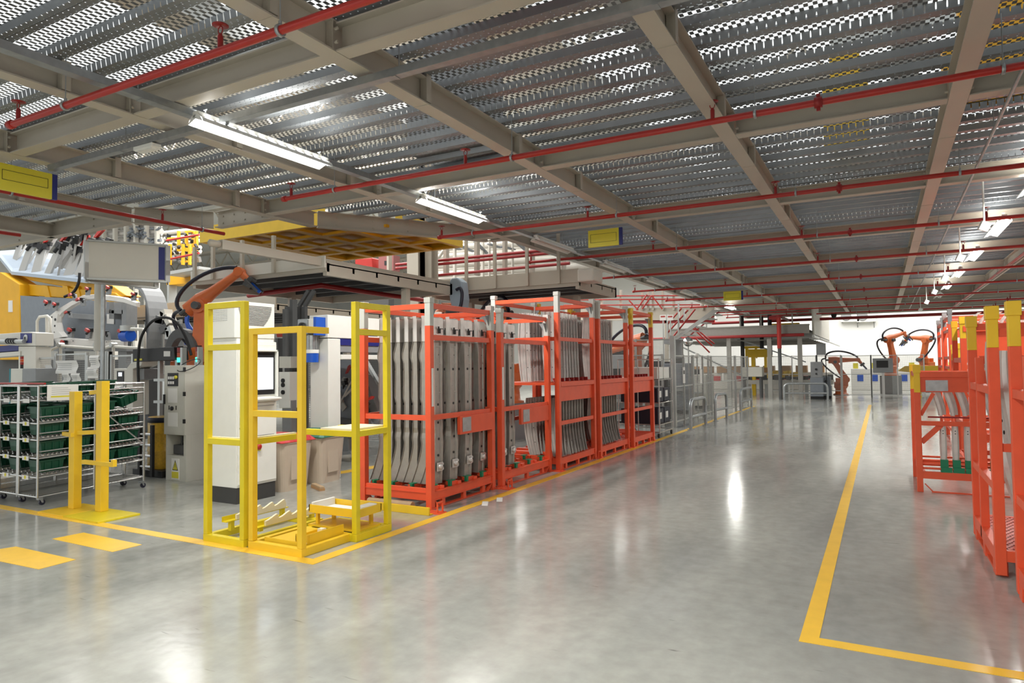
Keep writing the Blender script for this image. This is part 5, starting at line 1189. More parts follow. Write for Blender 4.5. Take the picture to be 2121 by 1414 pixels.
Y = 10.6; t = thing('yellow_guard_panel', 'yellow perforated machine panel behind the mesh right of the grey ring', 'machine panel', (P(318, 690, y=Y).x, Y, 0)); o = t.location.copy()
b = MB(); pp(b, [(305,655),(338,652),(338,702),(330,720),(300,720)], Y, 0.2, o); b.build('panel', 'yellow_deep', t, 0.01); b = MB(); pp(b, [(309,660),(320,658),(324,664),(316,670)], Y-0.01, 0.01, o); b.build('dark_opening', 'black', t); b = MB(); pp(b, [(312,720),(322,720),(322,905),(312,905)], Y+0.02, 0.15, o); b.build('stand', 'grey_dark', t)
fence((P(303,640,y=9.9).x, 9.9), (P(375,640,y=9.9).x, 9.9), 2.75, 'tall mesh guard fence right of the big grey ring', 2, mid=True)
t = thing('sealing_unit', 'bundle of white valves and blue hoses behind the arched cable chain', 'valve unit', (P(355, 700, y=9.2).x, 9.2, 0)); o = t.location.copy()
random.seed(9)
for k in range(9): q = P(random.uniform(336,372), random.uniform(640,700), y=9.2)-o; MB().obox(q, random.uniform(0.1,0.3), 0.2, random.uniform(0.08,0.25), (0, random.uniform(-0.5,0.5), 0)).build('valve_block', ['sign_white','alu','grey_dark'][k % 3], t)
for k in range(3): b = MB(); pth(b, [(390+3*k,640),(385+2*k,665),(392+4*k,690),(384,712)], 8.6-0.05*k, 0.025, o); b.build('blue_hose', 'blue_bright', t)
MB().box(-0.1, 0.1, 0.2, 0.35, 0, 2.6).build('stand', 'grey', t)
# ---------------------------------------------------------------- industrial robots
def robot(loc, rz, a1, a2, label, s=1.0, tool='gun', hose=True, m='robot', h0=0.0, wr=0.0):
    """a1: lean of the lower arm from vertical, a2: angle of the forearm above the horizontal, both in the robot's own XZ plane"""
    t = thing('welding_robot', label, 'robot', loc, rz); t.scale = (s, s, s)
    b = MB(); b.lathe([(0.36,0),(0.36,0.04),(0.28,0.06),(0.26,0.30),(0.30,0.34)], n=20); b.build('base', m, t)
    if h0: MB().box(-0.35,0.35,-0.35,0.35,-h0,0).build('plinth', 'grey', t)
    b = MB(); b.lathe([(0.30,0.34),(0.32,0.36),(0.32,0.46),(0.26,0.50)], n=20); b.box(-0.22,0.34,-0.20,-0.10,0.42,0.86); b.box(-0.22,0.34,0.10,0.20,0.42,0.86); b.box(-0.30,0.10,-0.2,0.2,0.42,0.66); b.build('turret', m, t, 0.03)
    S = Vector((0.25, 0, 0.78)); E_ = S + Vector((math.sin(a1), 0, math.cos(a1)))*1.05
    b = MB(); b.tube(S-Vector((0,0.22,0)), S+Vector((0,0.22,0)), 0.17, 18); b.tube(E_-Vector((0,0.17,0)), E_+Vector((0,0.17,0)), 0.15, 18)
    d = (E_-S).normalized(); n_ = Vector((d.z, 0, -d.x)); Q = []
    for u, w in ((0.0, 0.17), (0.25, 0.15), (0.6, 0.12), (1.0, 0.13)):
        c = S.lerp(E_, u); Q.append([c+n_*w-Vector((0,0.10,0)), c+n_*w+Vector((0,0.10,0)), c-n_*w+Vector((0,0.10,0)), c-n_*w-Vector((0,0.10,0))])
    b.loft(Q); la = b.build('lower_arm', m, t, 0.02)
    MB().tube(S+Vector((0,0.22,0)), S+Vector((0,0.42,0)), 0.10, 14).build('servo_motor', 'grey_dark', la); MB().tube(E_-Vector((0,0.30,0)), E_-Vector((0,0.17,0)), 0.08, 14).build('servo_motor', 'grey_dark', la)
    f = Vector((math.cos(a2), 0, math.sin(a2))); g = Vector((-f.z, 0, f.x)); W_ = E_ + g*0.10 + f*1.10; B_ = E_ + g*0.10 - f*0.42
    b = MB(); Q = []
    for u, w, v in ((-0.30, 0.17, 0.14), (0.05, 0.19, 0.15), (0.35, 0.13, 0.11), (0.95, 0.09, 0.085), (1.1, 0.10, 0.09)):
        c = E_+g*0.10+f*u; Q.append([c+g*w*math.cos(k*PI/5)+Vector((0, v*math.sin(k*PI/5), 0)) for k in range(10)])
    b.loft(Q, smooth=True); fa = b.build('forearm', m, t)
    b = MB(); 
    for y in (-0.09, 0.0, 0.09): b.tube(B_-f*0.02+Vector((0,y,0)), B_+f*0.14+Vector((0,y,0)), 0.05, 10)
    b.build('wrist_motor', 'grey_dark', fa)
    w2 = Vector((math.cos(a2-0.9+wr), 0, math.sin(a2-0.9+wr)))
    b = MB(); b.tube(W_-Vector((0,0.10,0)), W_+Vector((0,0.10,0)), 0.10, 14); b.tube(W_, W_+w2*0.24, 0.085, 14, 0.07); wr_ = b.build('wrist', m, t)
    T_ = W_+w2*0.26
    if tool == 'gun':
        b = MB(); b.obox(T_+w2*0.05, 0.22, 0.22, 0.10, (0, PI/2-(a2-0.9+wr), 0)); b.tube(T_, T_+w2*0.3+Vector((0,0.1,0)), 0.04, 8); b.tube(T_+Vector((0,0.18,0)), T_+w2*0.35+Vector((0,0.16,0)), 0.03, 8); b.tube(T_-Vector((0,0.16,0)), T_+w2*0.35-Vector((0,0.14,0)), 0.03, 8); b.build('tool_head', 'grey_dark', t)
        b = MB(); b.obox(T_+w2*0.12, 0.5, 0.05, 0.07, (0, PI/2-(a2-0.9+wr)+PI/2, 0)); b.build('tool_bar', 'blue_bright', t)
    if hose:
        p = bez(B_+g*0.1, B_+g*0.5-f*0.15, E_+g*0.75+f*0.5, W_+g*0.12, 16); b = MB(); b.path(p, 0.045, 8); b.build('cable_hose', 'hose', t)
        p = bez(S+Vector((-0.1,0.25,0)), S+Vector((-0.6,0.3,0.3)), B_+Vector((-0.6,0.25,0.1)), B_+g*0.08, 16); b = MB(); b.path(p, 0.04, 8); b.build('cable_hose', 'hose', t)
    return t
q = P(400, 690, y=7.45)
robot((q.x-0.12, 7.45, q.z-1.00), 0.45, 0.03, 0.62, 'orange robot with dark blue hoses reaching right above the white cabinet', 0.80, h0=(q.z-1.00)/0.8, wr=-0.5)
q = P(900, 660, y=12.0)
robot((q.x, 12.0, q.z-1.75), -0.6, -0.55, 0.25, 'orange robot with grey cover rising behind the first orange rack', 0.95, h0=(q.z-1.75)/0.95, hose=False)
t = thing('valve_cover', 'tall rounded light grey cover beside the orange robot behind the first rack', 'machine cover', (P(940,620,y=11.6).x, 11.6, 0)); o = t.location.copy()
b = MB(); pp(b, [(928,590),(933,576),(945,574),(956,583),(960,620),(955,650),(938,650),(931,620)], 11.6, 0.25, o); b.build('cover', mat('cover_blue', srgb(160,176,190), 0.4), t, 0.03)
b = MB(); b.tube((0.0,0.12,0),(0.0,0.12,2.3),0.06,10); b.build('stand', 'grey_dark', t)
b = MB(); pth(b, [(945,600),(952,596),(957,606),(955,630),(948,645)], 11.55, 0.035, o); b.build('cable_hose', 'hose', t)
q = P(1050, 660, y=13.0)
robot((q.x, 13.0, q.z-1.85), 2.6, 0.1, -0.15, 'orange robot with drooping forearm behind the half-empty rack', 1.0, h0=q.z-1.85)
q = P(1333, 720, y=17.9)
robot((q.x, 17.9, 0.3), 2.75, 0.0, -0.25, 'orange robot with blue tool bar behind the empty tall rack', 1.0, h0=0.3)
q = P(1765, 780, y=36.0)
robot((q.x-0.5, 36, 0.02), 0.15, -0.5, 0.0, 'orange robot folded low in the far cell, left of the pair', 0.92, h0=0.02)
q = P(1845, 780, y=37.5)
robot((q.x, 37.5, 0.9), 0.9, -0.25, 0.25, 'orange robot standing high on a grey plinth in the far cell', 0.95, h0=0.94)
q = P(1922, 780, y=40)
robot((q.x, 40, 0.9), 2.4, -0.2, 0.1, 'orange robot partly hidden by the low rack in the far cell', 0.95, h0=0.94)
# ---------------------------------------------------------------- yellow lift platform
t = thing('lift_platform', 'large yellow steel platform seen from below, divided into square fields', 'platform', (-11.3, 8.33, 4.0))
LX, LY_ = 3.92, 3.1
b = MB()
for k in range(6): x = LX*k/5; b.box(max(0,x-0.09), min(LX,x+0.09), 0.95 if k == 5 else 0, LY_, 0, 0.05)
for k in range(5): y = LY_*k/4; b.box(0, 3.2 if k == 0 else LX, max(0,y-0.07), min(LY_,y+0.07), 0.001, 0.049)
b.build('grid_beams', 'yellow_deep', t)
b = MB()
b.box(0, 3.15, 0.02, LY_, 0.12, 0.13); b.box(3.15, LX, 0.95, LY_, 0.12, 0.13)
b.build('field_panels', 'yellow_deep', t)
for a in ((0,3.2,-0.01,0,0,0.30), (0,LX,LY_,LY_+0.01,0,0.30), (-0.01,0,0,LY_,0,0.30), (LX,LX+0.01,0.95,LY_,0,0.30)): MB().box(*a).build('fascia', 'yellow', t)
# guide beam in front of it
t = thing('guide_beam', 'long grey beam running away below the yellow platform over the white cabinet', 'beam', (-7.86, 6.1, 3.23))
MB().box(-0.05, 0.05, 0, 5.6, 0, 0.13).build('beam', 'beam', t); MB().lathe([(0.02,0),(0.05,0.02),(0.05,0.16),(0.02,0.18)], c=(0,0,0.065), ax=(0,-1,0), n=12).build('rounded_end', 'beam', t)
# ---------------------------------------------------------------- lower walkways (decks)
def walkway(name_label, x0, x1, y0, y1, z, h=0.30, panel=True, ph=1.15, sup=None, posts=(), m='beam', pm='sign_white'):
    t = thing('walkway', name_label, 'walkway', (x0, y0, 0)); W_, D = x1-x0, y1-y0
    b = MB(); b.box(0, W_, 0, D, z+0.05, z+0.07)
    b.build('deck_plate', 'grey_dark', t)
    b = MB()
    for k in range(int(D/0.6)+1): yy = min(0.6*k, D-0.05); b.box(0, W_, yy, yy+0.05, z-0.03, z+0.05)
    b.build('joists', 'grey_dark', t)
    b = MB(); b.box(W_-0.08, W_, 0, D, z-0.12, z+0.10); b.box(0, 0.08, 0, D, z-0.12, z+0.10); b.box(0, W_, D-0.08, D, z-0.12, z+0.10); b.box(0, W_, -0.02, 0.06, z-0.06, z+0.08); b.build('edge_beam', m, t)
    if panel: b = MB(); b.box(0, W_, -0.05, -0.02, z+0.0, z+h); b.build('kick_panel', pm, t)
    for p in posts:
        b = MB(); b.box(p, p+0.06, -0.10, -0.05, z, z+ph); b.build('post', m, t)
    for px in sup or (0.1, W_-0.2):
        b = MB(); b.box(px, px+0.12, D*0.6, D*0.6+0.12, 0, z-0.12); b.build('support', m, t)
    return t
walkway('grey walkway with white kick panel in front of the grey columns, below the yellow platform', -11.05, -7.75, 8.0, 11.6, 3.2, 0.19, posts=(0.12, 0.62, 1.38, 2.15), ph=0.62)
walkway('grey walkway with pale kick panels and posts right of the tall grey cover', -8.6, -5.12, 12.1, 14.2, 3.2, 0.27, posts=(0.9, 1.6, 2.35, 3.05), pm='beam', sup=(0.1, 2.8))
o = MB().box(-5.12, -4.78, 12.0, 12.5, 3.2, 3.45).build('cable_junction_box', 'sign_white', None, 0.03); tag(o, 'pale junction box at the right end of the walkway near the unlit battens', 'junction box')
q = P(250, 612, y=11.0); q2 = P(405, 585, y=11.0)
walkway('grey platform behind the white sign board with dark underside', q.x, -12.2, 11.0, 15, 3.0, 0.32, posts=(), pm='beam')
# red pipe corner under the walkway
t = thing('underdeck_pipe', 'dark red pipe bending under the walkway above the white cabinet', 'pipe', (0,0,0))
b = MB(); a, c, e = P(515, 612, y=9.6), P(665, 591, y=9.0), P(880, 622, y=12.5); b.path([a, c, e], 0.05, 10); b.build('pipe', 'red_dark', t)
# H columns
for i, (pa, pb_, y) in enumerate(((843, 866, 14.0), (870, 893, 14.3))):
    xa, xb = P(pa, 560, y=y).x, P(pb_, 560, y=y).x
    b = MB(); b.box(xa, xb, y, y+0.02, 0, 7.5); b.box(xa, xb, y+0.3, y+0.32, 0, 7.5); b.box((xa+xb)/2-0.01, (xa+xb)/2+0.01, y+0.02, y+0.3, 0, 7.5)
    tag(b.build('steel_column', 'beam'), ['grey steel H column behind the yellow platform, left of the pair', 'grey steel H column behind the yellow platform, right of the pair'][i], 'column')
# ---------------------------------------------------------------- white gantry machine
t = thing('gantry_machine', 'white gantry post and long beam with blue gear motor beside the waste bins', 'machine', (-7.3, 7.2, 0))
MB().box(0, 0.35, 0, 0.25, 0, 2.02).build('post', 'white', t, 0.008)
MB().box(0.0, 0.36, -0.02, 4.2, 2.03, 2.36).build('beam', 'white', t, 0.008)
MB().box(0.05, 0.345, 0.25, 4.2, 1.93, 2.03).build('blue_band', 'blue', t); MB().box(0.06, 0.33, 0.25, 4.2, 1.83, 1.93).build('grey_band', 'grey', t); MB().box(0.02, 0.37, 0.25, 4.2, 1.72, 1.79).build('lower_rail', 'white', t, 0.006)
MB().box(0.0, 0.35, 3.9, 4.15, 0, 1.72).build('post', 'white', t, 0.008)
b = MB()
for y in (0.72, 1.25): 
    for k in range(3): b.box(0.361, 0.3625, y, y+0.34, 2.08+0.018*k, 2.088+0.018*k)
b.build('blue_line_mark', 'blue', t)
g = thing('gear_motor', 'gear motor with blue cover on the white gantry post', 'motor', (-7.25, 7.1, 2.18))
MB().box(-0.10, 0.10, -0.10, 0.06, -0.10, 0.12).build('gearbox', 'galv', g, 0.01); MB().lathe([(0.06,0),(0.06,0.03),(0.03,0.035)], c=(0,-0.10,0.01), ax=(0,-1,0), n=18).build('shaft_ring', 'black', g)
MB().box(0.10, 0.22, -0.09, 0.06, -0.09, 0.12).build('flange', 'white', g, 0.01); MB().box(0.22, 0.27, -0.11, 0.08, -0.12, 0.14).build('blue_cover', 'blue_bright', g, 0.004)
b = MB(); b.tube((0.10,-0.02,-0.12),(0.10,-0.02,-0.32),0.085,16)
for k in range(10): a = 2*PI*k/10; b.bar((0.10+0.088*math.cos(a),-0.02+0.088*math.sin(a),-0.12),(0.10+0.088*math.cos(a),-0.02+0.088*math.sin(a),-0.32),0.01)
b.build('motor_body', 'galv', g); MB().tube((0.10,-0.02,-0.32),(0.10,-0.02,-0.37),0.10,18).build('end_ring', 'white', g); MB().tube((0.10,-0.02,-0.37),(0.10,-0.02,-0.50),0.095,18).build('fan_cowl', 'blue_bright', g)
# gear between the white cabinet and the gantry
t = thing('switch_box', 'white wall box with round switches between the white cabinet and the gantry', 'switch box', (P(592,830,y=7.5).x, 7.5, 0)); o = t.location.copy()
b = MB(); pp(b, [(578,770),(600,770),(600,845),(578,845)], 7.5, 0.2, o); b.build('box', 'white', t, 0.005)
b = MB()
for a in (788, 797, 812): c = P(587, a, y=7.5)-o; b.tube((c.x,-0.02,c.z),(c.x,0,c.z),0.035,10)
b.build('round_switch', 'black', t); b = MB(); pp(b, [(570,700),(575,700),(575,770),(570,770)], 7.6, 0.1, o); pp(b, [(585,640),(590,640),(590,760),(585,760)], 7.6, 0.06, o); pp(b, [(600,620),(606,620),(606,900),(600,900)], 7.7, 0.1, o); b.build('conduit', 'grey_dark', t)
b = MB(); pp(b, [(578,738),(602,738),(602,762),(578,762)], 7.48, 0.15, o); b.build('valve_block', 'cab_grey', t, 0.005); MB().box(-0.1, 0.1, 0.02, 0.12, 0, 1.1).build('stand', 'grey', t)
for i, (px, yy, wd) in enumerate(((592, 7.9, 5), (604, 8.0, 6), (617, 8.1, 7), (628, 8.1, 7))):
    xa, xb = P(px-wd/2, 700, y=yy).x, P(px+wd/2, 700, y=yy).x
    zt = P(px, 603, y=yy).z
    b = MB(); b.box(xa, xb, yy, yy+0.06, 0, zt-0.25); 
    if i > 1: b.bar(((xa+xb)/2, yy+0.03, zt-0.25), ((xa+xb)/2+0.22, yy+0.03, zt), 0.05, 0.06)
    tag(b.build('cable_duct', 'grey_dark'), 'dark vertical cable duct behind the white cabinet, %s from it' % ['nearest', 'second', 'third', 'fourth'][i], 'cable duct')
fence((P(636,760,y=9).x, 9), (P(668,760,y=9).x, 9), 2.2, 'mesh guard panel seen between the white cabinet and the gantry post', 1, mid=True)
t = thing('clamping_device', 'dark robot gripper block with yellow stripe behind the lower yellow frame', 'gripper', (P(612,718,y=8.4).x, 8.4, 0)); o = t.location.copy()
b = MB(); pp(b, [(585,705),(612,693),(640,700),(642,716),(622,722),(590,716)], 8.4, 0.2, o); b.build('gripper_body', 'grey_dark', t, 0.01); b = MB(); pp(b, [(628,718),(640,711),(638,717),(630,722)], 8.38, 0.02, o); b.build('yellow_stripe', 'sign_yellow', t)
b = MB(); pp(b, [(572,690),(585,688),(586,697),(574,698)], 8.38, 0.1, o); b.build('red_valve', 'red_pipe', t); MB().box(-0.06,0.06,0.02,0.14,0,P(612,716,y=8.4).z).build('support_post', 'grey', t)
# ---------------------------------------------------------------- dark jig behind the first rack
t = thing('assembly_jig', 'dark inclined jig of grey plates and clamps between the gantry post and first rack', 'jig', (P(725,940,y=9.0).x, 9.0, 0)); o = t.location.copy()
b = MB(); pp(b, [(678,742),(690,742),(745,860),(735,880),(678,790)], 9.0, 0.5, o); b.build('inclined_plate', 'grey_blue', t, 0.01)
b = MB(); pp(b, [(700,800),(716,800),(748,880),(690,888),(680,870)], 8.8, 0.3, o); b.build('inclined_plate', 'grey_blue', t, 0.01)
b = MB(); pp(b, [(742,775),(755,775),(790,870),(775,880)], 9.2, 0.4, o); b.build('inclined_plate', 'grey', t, 0.01)
b = MB(); pp(b, [(680,862),(745,872),(745,884),(680,880)], 8.7, 0.3, o); b.build('cross_beam', 'grey_dark', t, 0.01)
b = MB(); pp(b, [(680,893),(722,890),(722,938),(680,938)], 8.8, 0.4, o); b.build('control_pedestal', 'grey', t, 0.01); b = MB(); pp(b, [(692,905),(708,905),(708,925),(692,925)], 8.79, 0.01, o); b.build('panel_screen', 'black', t)
b = MB(); pp(b, [(676,938),(725,935),(728,940),(676,946)], 8.7, 0.5, o); b.build('base_plate', 'grey', t)
b = MB(); pp(b, [(750,745),(756,745),(785,795),(783,800)], 9.1, 0.08, o); b.build('chrome_rail', 'chrome', t)
random.seed(11)
for i in range(16):
    a, c = random.uniform(684, 745), random.uniform(705, 860); q = P(a, c, y=8.7+random.uniform(0,0.3)); 
    cl = bpy.data.objects.new('clamp', None); SC.collection.objects.link(cl); cl.parent = t; cl.location = q-o; cl.scale = (0.62,)*3; cl.rotation_euler = (random.uniform(-0.5,0.5), random.uniform(-0.9,0.9), random.uniform(-1,1))
    child(BRM if i % 3 == 0 else CLM, 'clamp_bracket' if i % 3 == 0 else 'clamp_head', cl, (0,0,-0.5)); 
    if i % 4 == 0: child(ARM, 'clamp_arm', cl, (0,0,-0.5))
fence((P(745,700,y=10.5).x, 10.5), (P(800,700,y=10.5).x, 10.5), 2.0, 'mesh guard panel behind the dark inclined jig', 1)
# ---------------------------------------------------------------- upper hall: conveyor with yellow hangers, pipes
def tubes(name, label, pts, r, m, cat): 
    b = MB()
    for a, c in pts: b.tube(a, c, r, 8)
    return tag(b.build(name, m), label, cat)
Y = 14.5; o = Vector((P(380, 500, y=Y).x, Y, 0)); t = thing('hanger_conveyor', 'overhead conveyor with yellow hangers and red rails beside the sign board', 'conveyor', o)
b = MB()
for p in (368, 384, 398, 405): pp(b, [(p-1.5,478),(p+1.5,478),(p+1.5,520),(p-1.5,520)], Y, 0.08, o)
for p in (350, 377, 391): pp(b, [(p-1.6,505),(p+1.4,505),(p+1.4,548),(p-1.6,548)], Y-0.3, 0.08, o)
for p, c in ((352,492),(380,540),(390,478)): pp(b, [(p-6,c),(p+6,c-1),(p+6,c+2),(p-6,c+3)], Y-0.1, 0.1, o)
b.build('yellow_hangers', 'yellow_deep', t)
for a, c in ((498, 486), (538, 524)): b = MB(); b.tube(P(345, a, y=Y-0.6)-o, P(412, c, y=Y-0.6)-o, 0.035, 8); b.build('red_rail', 'red_pipe', t)
b = MB()
for a, c in ((482,474),(494,488),(519,512),(527,520),(508,498)): b.tube(P(342, a, y=Y+0.3)-o, P(415, c, y=Y+0.3)-o, 0.07, 8)
b.build('white_pipes', 'sign_white', t)
b = MB(); pp(b, [(342,563),(412,551),(412,557),(342,570)], Y-0.7, 0.8, o); pp(b, [(346,570),(350,570),(350,1000),(346,1000)], Y, 0.3, o); b.build('conveyor_edge', 'alu', t)
b = MB(); pp(b, [(345,572),(412,560),(412,585),(345,590)], Y, 0.5, o); b.build('yellow_beam', 'yellow_deep', t)
random.seed(5)
b = MB()
for k in range(34): q = P(random.uniform(345,412), random.uniform(500,545), y=Y+random.uniform(0.1,0.9))-o; b.obox(q, random.uniform(0.06,0.3), 0.1, random.uniform(0.05,0.25), (random.random(), random.random(), 0))
b.build('fittings', 'grey', t)['kind'] = 'stuff'; b = MB()
for k in range(30): q = P(random.uniform(345,412), random.uniform(484,548), y=Y+random.uniform(-0.2,0.2))-o; b.obox(q, random.uniform(0.04,0.16), 0.08, random.uniform(0.04,0.12), (random.random(), random.random(), 0))
b.build('dark_fittings', 'black', t)['kind'] = 'stuff'
Y = 17; o = Vector((P(270, 490, y=Y).x, Y, 0)); t = thing('pipe_rack', 'bright white pipe rack with columns in the upper hall behind the white sign board', 'pipe rack', o)
b = MB()
for p in (212, 235, 258, 278, 300, 322): pp(b, [(p-2,450),(p+2,450),(p+2,905),(p-2,905)], Y, 0.15, o)
b.build('columns', 'sign_white', t)
b = MB()
for k in range(13): c = 468+6*k; b.tube(P(205, c, y=Y+0.3)-o, P(335, c-6, y=Y+0.3)-o, 0.05 if k % 3 else 0.12, 8)
b.build('pipes', 'stamped_bright', t); b = MB()
for k in range(40): q = P(random.uniform(262,335), random.uniform(470,505), y=Y+random.uniform(-0.1,0.3))-o; b.obox(q, random.uniform(0.05,0.4), 0.1, random.uniform(0.03,0.1), (0, random.uniform(-0.6,0.6), 0))
b.build('fittings', 'grey_blue', t)['kind'] = 'stuff'
Y = 16; o = Vector((P(600, 545, y=Y).x, Y, 0)); t = thing('roof_pipework', 'white roof pipework and red rails in the bright upper hall right of the grey columns', 'pipework', o)
for p, w in ((803,4),(921,6),(985,6),(1043,5),(1100,5),(1165,5)): b = MB(); pp(b, [(p-w/2,470),(p+w/2,470),(p+w/2,570),(p-w/2,570)], Y-1, 0.15, o); b.build('grey_post', 'beam', t)
b = MB()
for p, c, w in ((895,7,2),(940,6,2),(998,5,2),(1012,6,1),(1060,5,1)): pp(b, [(p-w,480),(p+w,480),(p+w,575),(p-w,575)], Y+1, 0.1, o)
for k in range(9): c = 500+9*k; b.tube(P(890, c+6, y=Y+1.5)-o, P(1240, c-14, y=Y+1.5)-o, 0.06+0.05*(k % 2), 8)
b.tube(P(900,545,y=Y+0.4)-o, P(925,510,y=Y+0.4)-o, 0.05, 6); b.build('white_pipes', 'sign_white', t)
for k in range(12): q = P(900+28*k, 500+5*(k%3), y=Y+0.6)-o; r = P(925+28*k, 513+4*(k%4), y=Y+1.2)-o; MB().bar(q, r, 0.12, 0.03).build('light_batten', 'grey_blue', t)
for a, c in ((556, 520), (548, 513), (578, 545)): b = MB(); b.tube(P(820, a, y=Y-1.3)-o, P(1180, c, y=Y-1.3)-o, 0.04, 8); b.build('red_rail', 'red_dark', t)
for p0 in (760, 815): pass
t = thing('red_machine', 'red machine with glass window in the upper hall behind the yellow platform', 'machine', (P(780, 545, y=15.5).x, 15.5, 0)); o = t.location.copy()
b = MB(); pp(b, [(735,535),(770,533),(772,556),(735,556)], 15.5, 0.6, o); b.build('machine_body', 'red_pipe', t, 0.03); b = MB(); pp(b, [(784,530),(815,528),(815,560),(784,562)], 15.6, 0.3, o); b.build('control_box', mat('dull_red', srgb(150,90,88),0.5), t); b = MB(); pp(b, [(796,540),(803,540),(803,549),(796,549)], 15.59, 0.01, o); b.build('window', 'black', t)
b = MB(); b.box(-0.4, 0.4, 0.05, 0.3, 0, P(780,560,y=15.5).z); b.build('stand', 'grey_dark', t)
# ---------------------------------------------------------------- stairs with red handrails
Y = 24; t = thing('staircase', 'grey steel staircase with red handrails rising toward the small lit batten', 'staircase', (P(1400, 880, y=Y).x, Y, 0)); o = t.location.copy()
b = MB(); pp(b, [(1392,703),(1402,703),(1492,641),(1476,641)], Y, 0.04, o); b.build('stringer', 'alu', t); b = MB(); pp(b, [(1413,706),(1416,706),(1497,641),(1492,641)], Y+0.9, 0.04, o); b.build('stringer', 'red_dark', t)
for k in range(8):
    u = k/7; q = P(1402+(1482-1402)*u, 702-(702-642)*u, y=Y); b = MB(); b.box(q.x-o.x, q.x-o.x+0.26, 0.04, 0.9, q.z-0.02, q.z+0.01); b.build('tread', 'alu', t)
for a, c, e, f in ((1382,672,1412,638),(1382,690,1425,642),(1392,700,1440,640)): b = MB(); b.tube(P(a,c,y=Y-0.05)-o, P(e,f,y=Y-0.05)-o, 0.03, 6); b.build('handrail', 'red_pipe', t)
for a, c, e, f in ((1436,676,1480,712),(1431,676,1475,716),(1440,700,1470,730)): b = MB(); b.tube(P(a,c,y=Y+1.5)-o, P(e,f,y=Y+1.5)-o, 0.03, 6); b.build('handrail', 'red_pipe', t)
for p, c0, c1 in ((1405,628,690),(1417,640,665),(1382,650,700)): b = MB(); pp(b, [(p-1.5,c0),(p+1.5,c0),(p+1.5,c1),(p-1.5,c1)], Y-0.1, 0.06, o); b.build('rail_post', 'alu', t)
b = MB(); pp(b, [(1374,704),(1400,698),(1400,890),(1396,890),(1396,712),(1374,712)], Y+0.1, 0.9, o); b.build('lower_landing', 'grey', t)
# grey structure with red rails left of the stairs
Y = 27; o = Vector((P(1300, 640, y=Y).x, Y, 0)); t = thing('upper_gallery', 'grey upper gallery with many posts and red rails left of the staircase', 'gallery', o)
b = MB(); pp(b, [(1170,640),(1480,636),(1480,662),(1170,664)], Y, 0.3, o); b.build('gallery_beam', 'beam', t)
for p in (1185, 1222, 1245, 1285, 1330, 1342, 1352, 1372, 1395, 1455): b = MB(); pp(b, [(p-2,600),(p+2,600),(p+2,642),(p-2,642)], Y-0.1, 0.12, o); b.build('gallery_post', 'beam', t)
for a, c in ((613,612),(621,619),(632,631)): b = MB(); b.tube(P(1168,a,y=Y-0.2)-o, P(1450,c,y=Y-0.2)-o, 0.03, 6); b.build('red_rail', 'red_pipe', t)
b = MB(); pp(b, [(1310,660),(1480,658),(1480,668),(1310,670)], Y+0.1, 0.1, o); b.build('red_beam', 'red_dark', t)
for a, c, e, f in ((1303,622,1322,642),(1330,640,1350,612),(1350,612,1372,640),(1318,642,1340,610)): b = MB(); b.tube(P(a,c,y=Y-0.3)-o, P(e,f,y=Y-0.3)-o, 0.03, 6); b.build('diagonal_rail', 'red_pipe', t)
for p in (1175, 1262, 1345, 1380): b = MB(); pp(b, [(p-3,662),(p+3,662),(p+3,900),(p-3,900)], Y+0.1, 0.2, o); b.build('gallery_leg', 'beam', t)
for i, (px, w) in enumerate(((1373, 11), (1388, 10))):
    q = P(px, 657, y=23.5); tt = thing('warning_sign', 'small white sign with red print on the grey gallery, %s' % ['left', 'right'][i], 'sign', q)
    MB().box(-0.11, 0.11, 0, 0.01, -0.11, 0.09).build('panel', 'paper', tt); MB().box(-0.08, 0.08, -0.002, 0, 0.0, 0.05).build('red_print', 'red_pipe', tt); MB().box(-0.02, 0.02, 0.01, 0.04, -q.z, 0.05).build('post', 'alu', tt)
# ---------------------------------------------------------------- aisle-side guard fences and hoop barriers
fence((-4.62, 16.95), (-4.62, 18.85), 1.83, 'tall dark mesh guard fence directly after the parts trolley, two fields', 2, wm='wire_mesh_dense')
fence((-5.9, 16.9), (-4.9, 16.9), 1.85, 'mesh guard field between the parts trolley and the corner post', 2)
MB_ = MB().box(-4.68, -4.56, 16.82, 16.94, 0, 2.3); tag(MB_.build('fence_corner_post', 'alu'), 'tall aluminium corner post right after the parts trolley', 'post')
fence((-4.62, 16.95), (-6.6, 16.95), 2.25, 'high mesh guard fence running back beside the robot with blue tool bar', 2)
fence((-4.62, 18.95), (-4.62, 21.2), 1.83, 'mesh guard fence behind the first hoop barrier', 2, wm='wire_mesh_dense')
fence((-4.75, 21.4), (-4.3, 23.3), 1.84, 'mesh guard fence with a small white sheet behind the second hoop barrier', 1, wm='wire_mesh_dense')
fence((-4.3, 23.4), (-4.35, 26.0), 1.84, 'mesh guard fence beyond the sheet, ending at the crossing aisle', 2, wm='wire_mesh_dense')
tt = thing('paper_sheet', 'small white sheet on the guard fence behind the second hoop barrier', 'paper sheet', (-4.5, 22.4, 1.15)); MB().box(-0.01, 0, -0.15, 0.15, -0.12, 0.12).build('page', 'paper', tt)
tt = thing('paper_sheet', 'white labelled sheet on the dark mesh fence after the parts trolley', 'paper sheet', (-4.58, 17.8, 1.3)); MB().box(-0.01, 0, -0.11, 0.11, -0.22, 0.2).build('page', 'paper', tt); MB().box(0, 0.002, -0.07, 0.07, 0.02, 0.12).build('print_block', 'grey_dark', tt)
tt = thing('paper_sheet', 'white hanging sheet on the mesh fence behind the first hoop barrier', 'paper sheet', (-4.58, 19.7, 1.22)); MB().box(-0.01, 0, -0.14, 0.14, -0.2, 0.2).build('page', 'paper', tt)
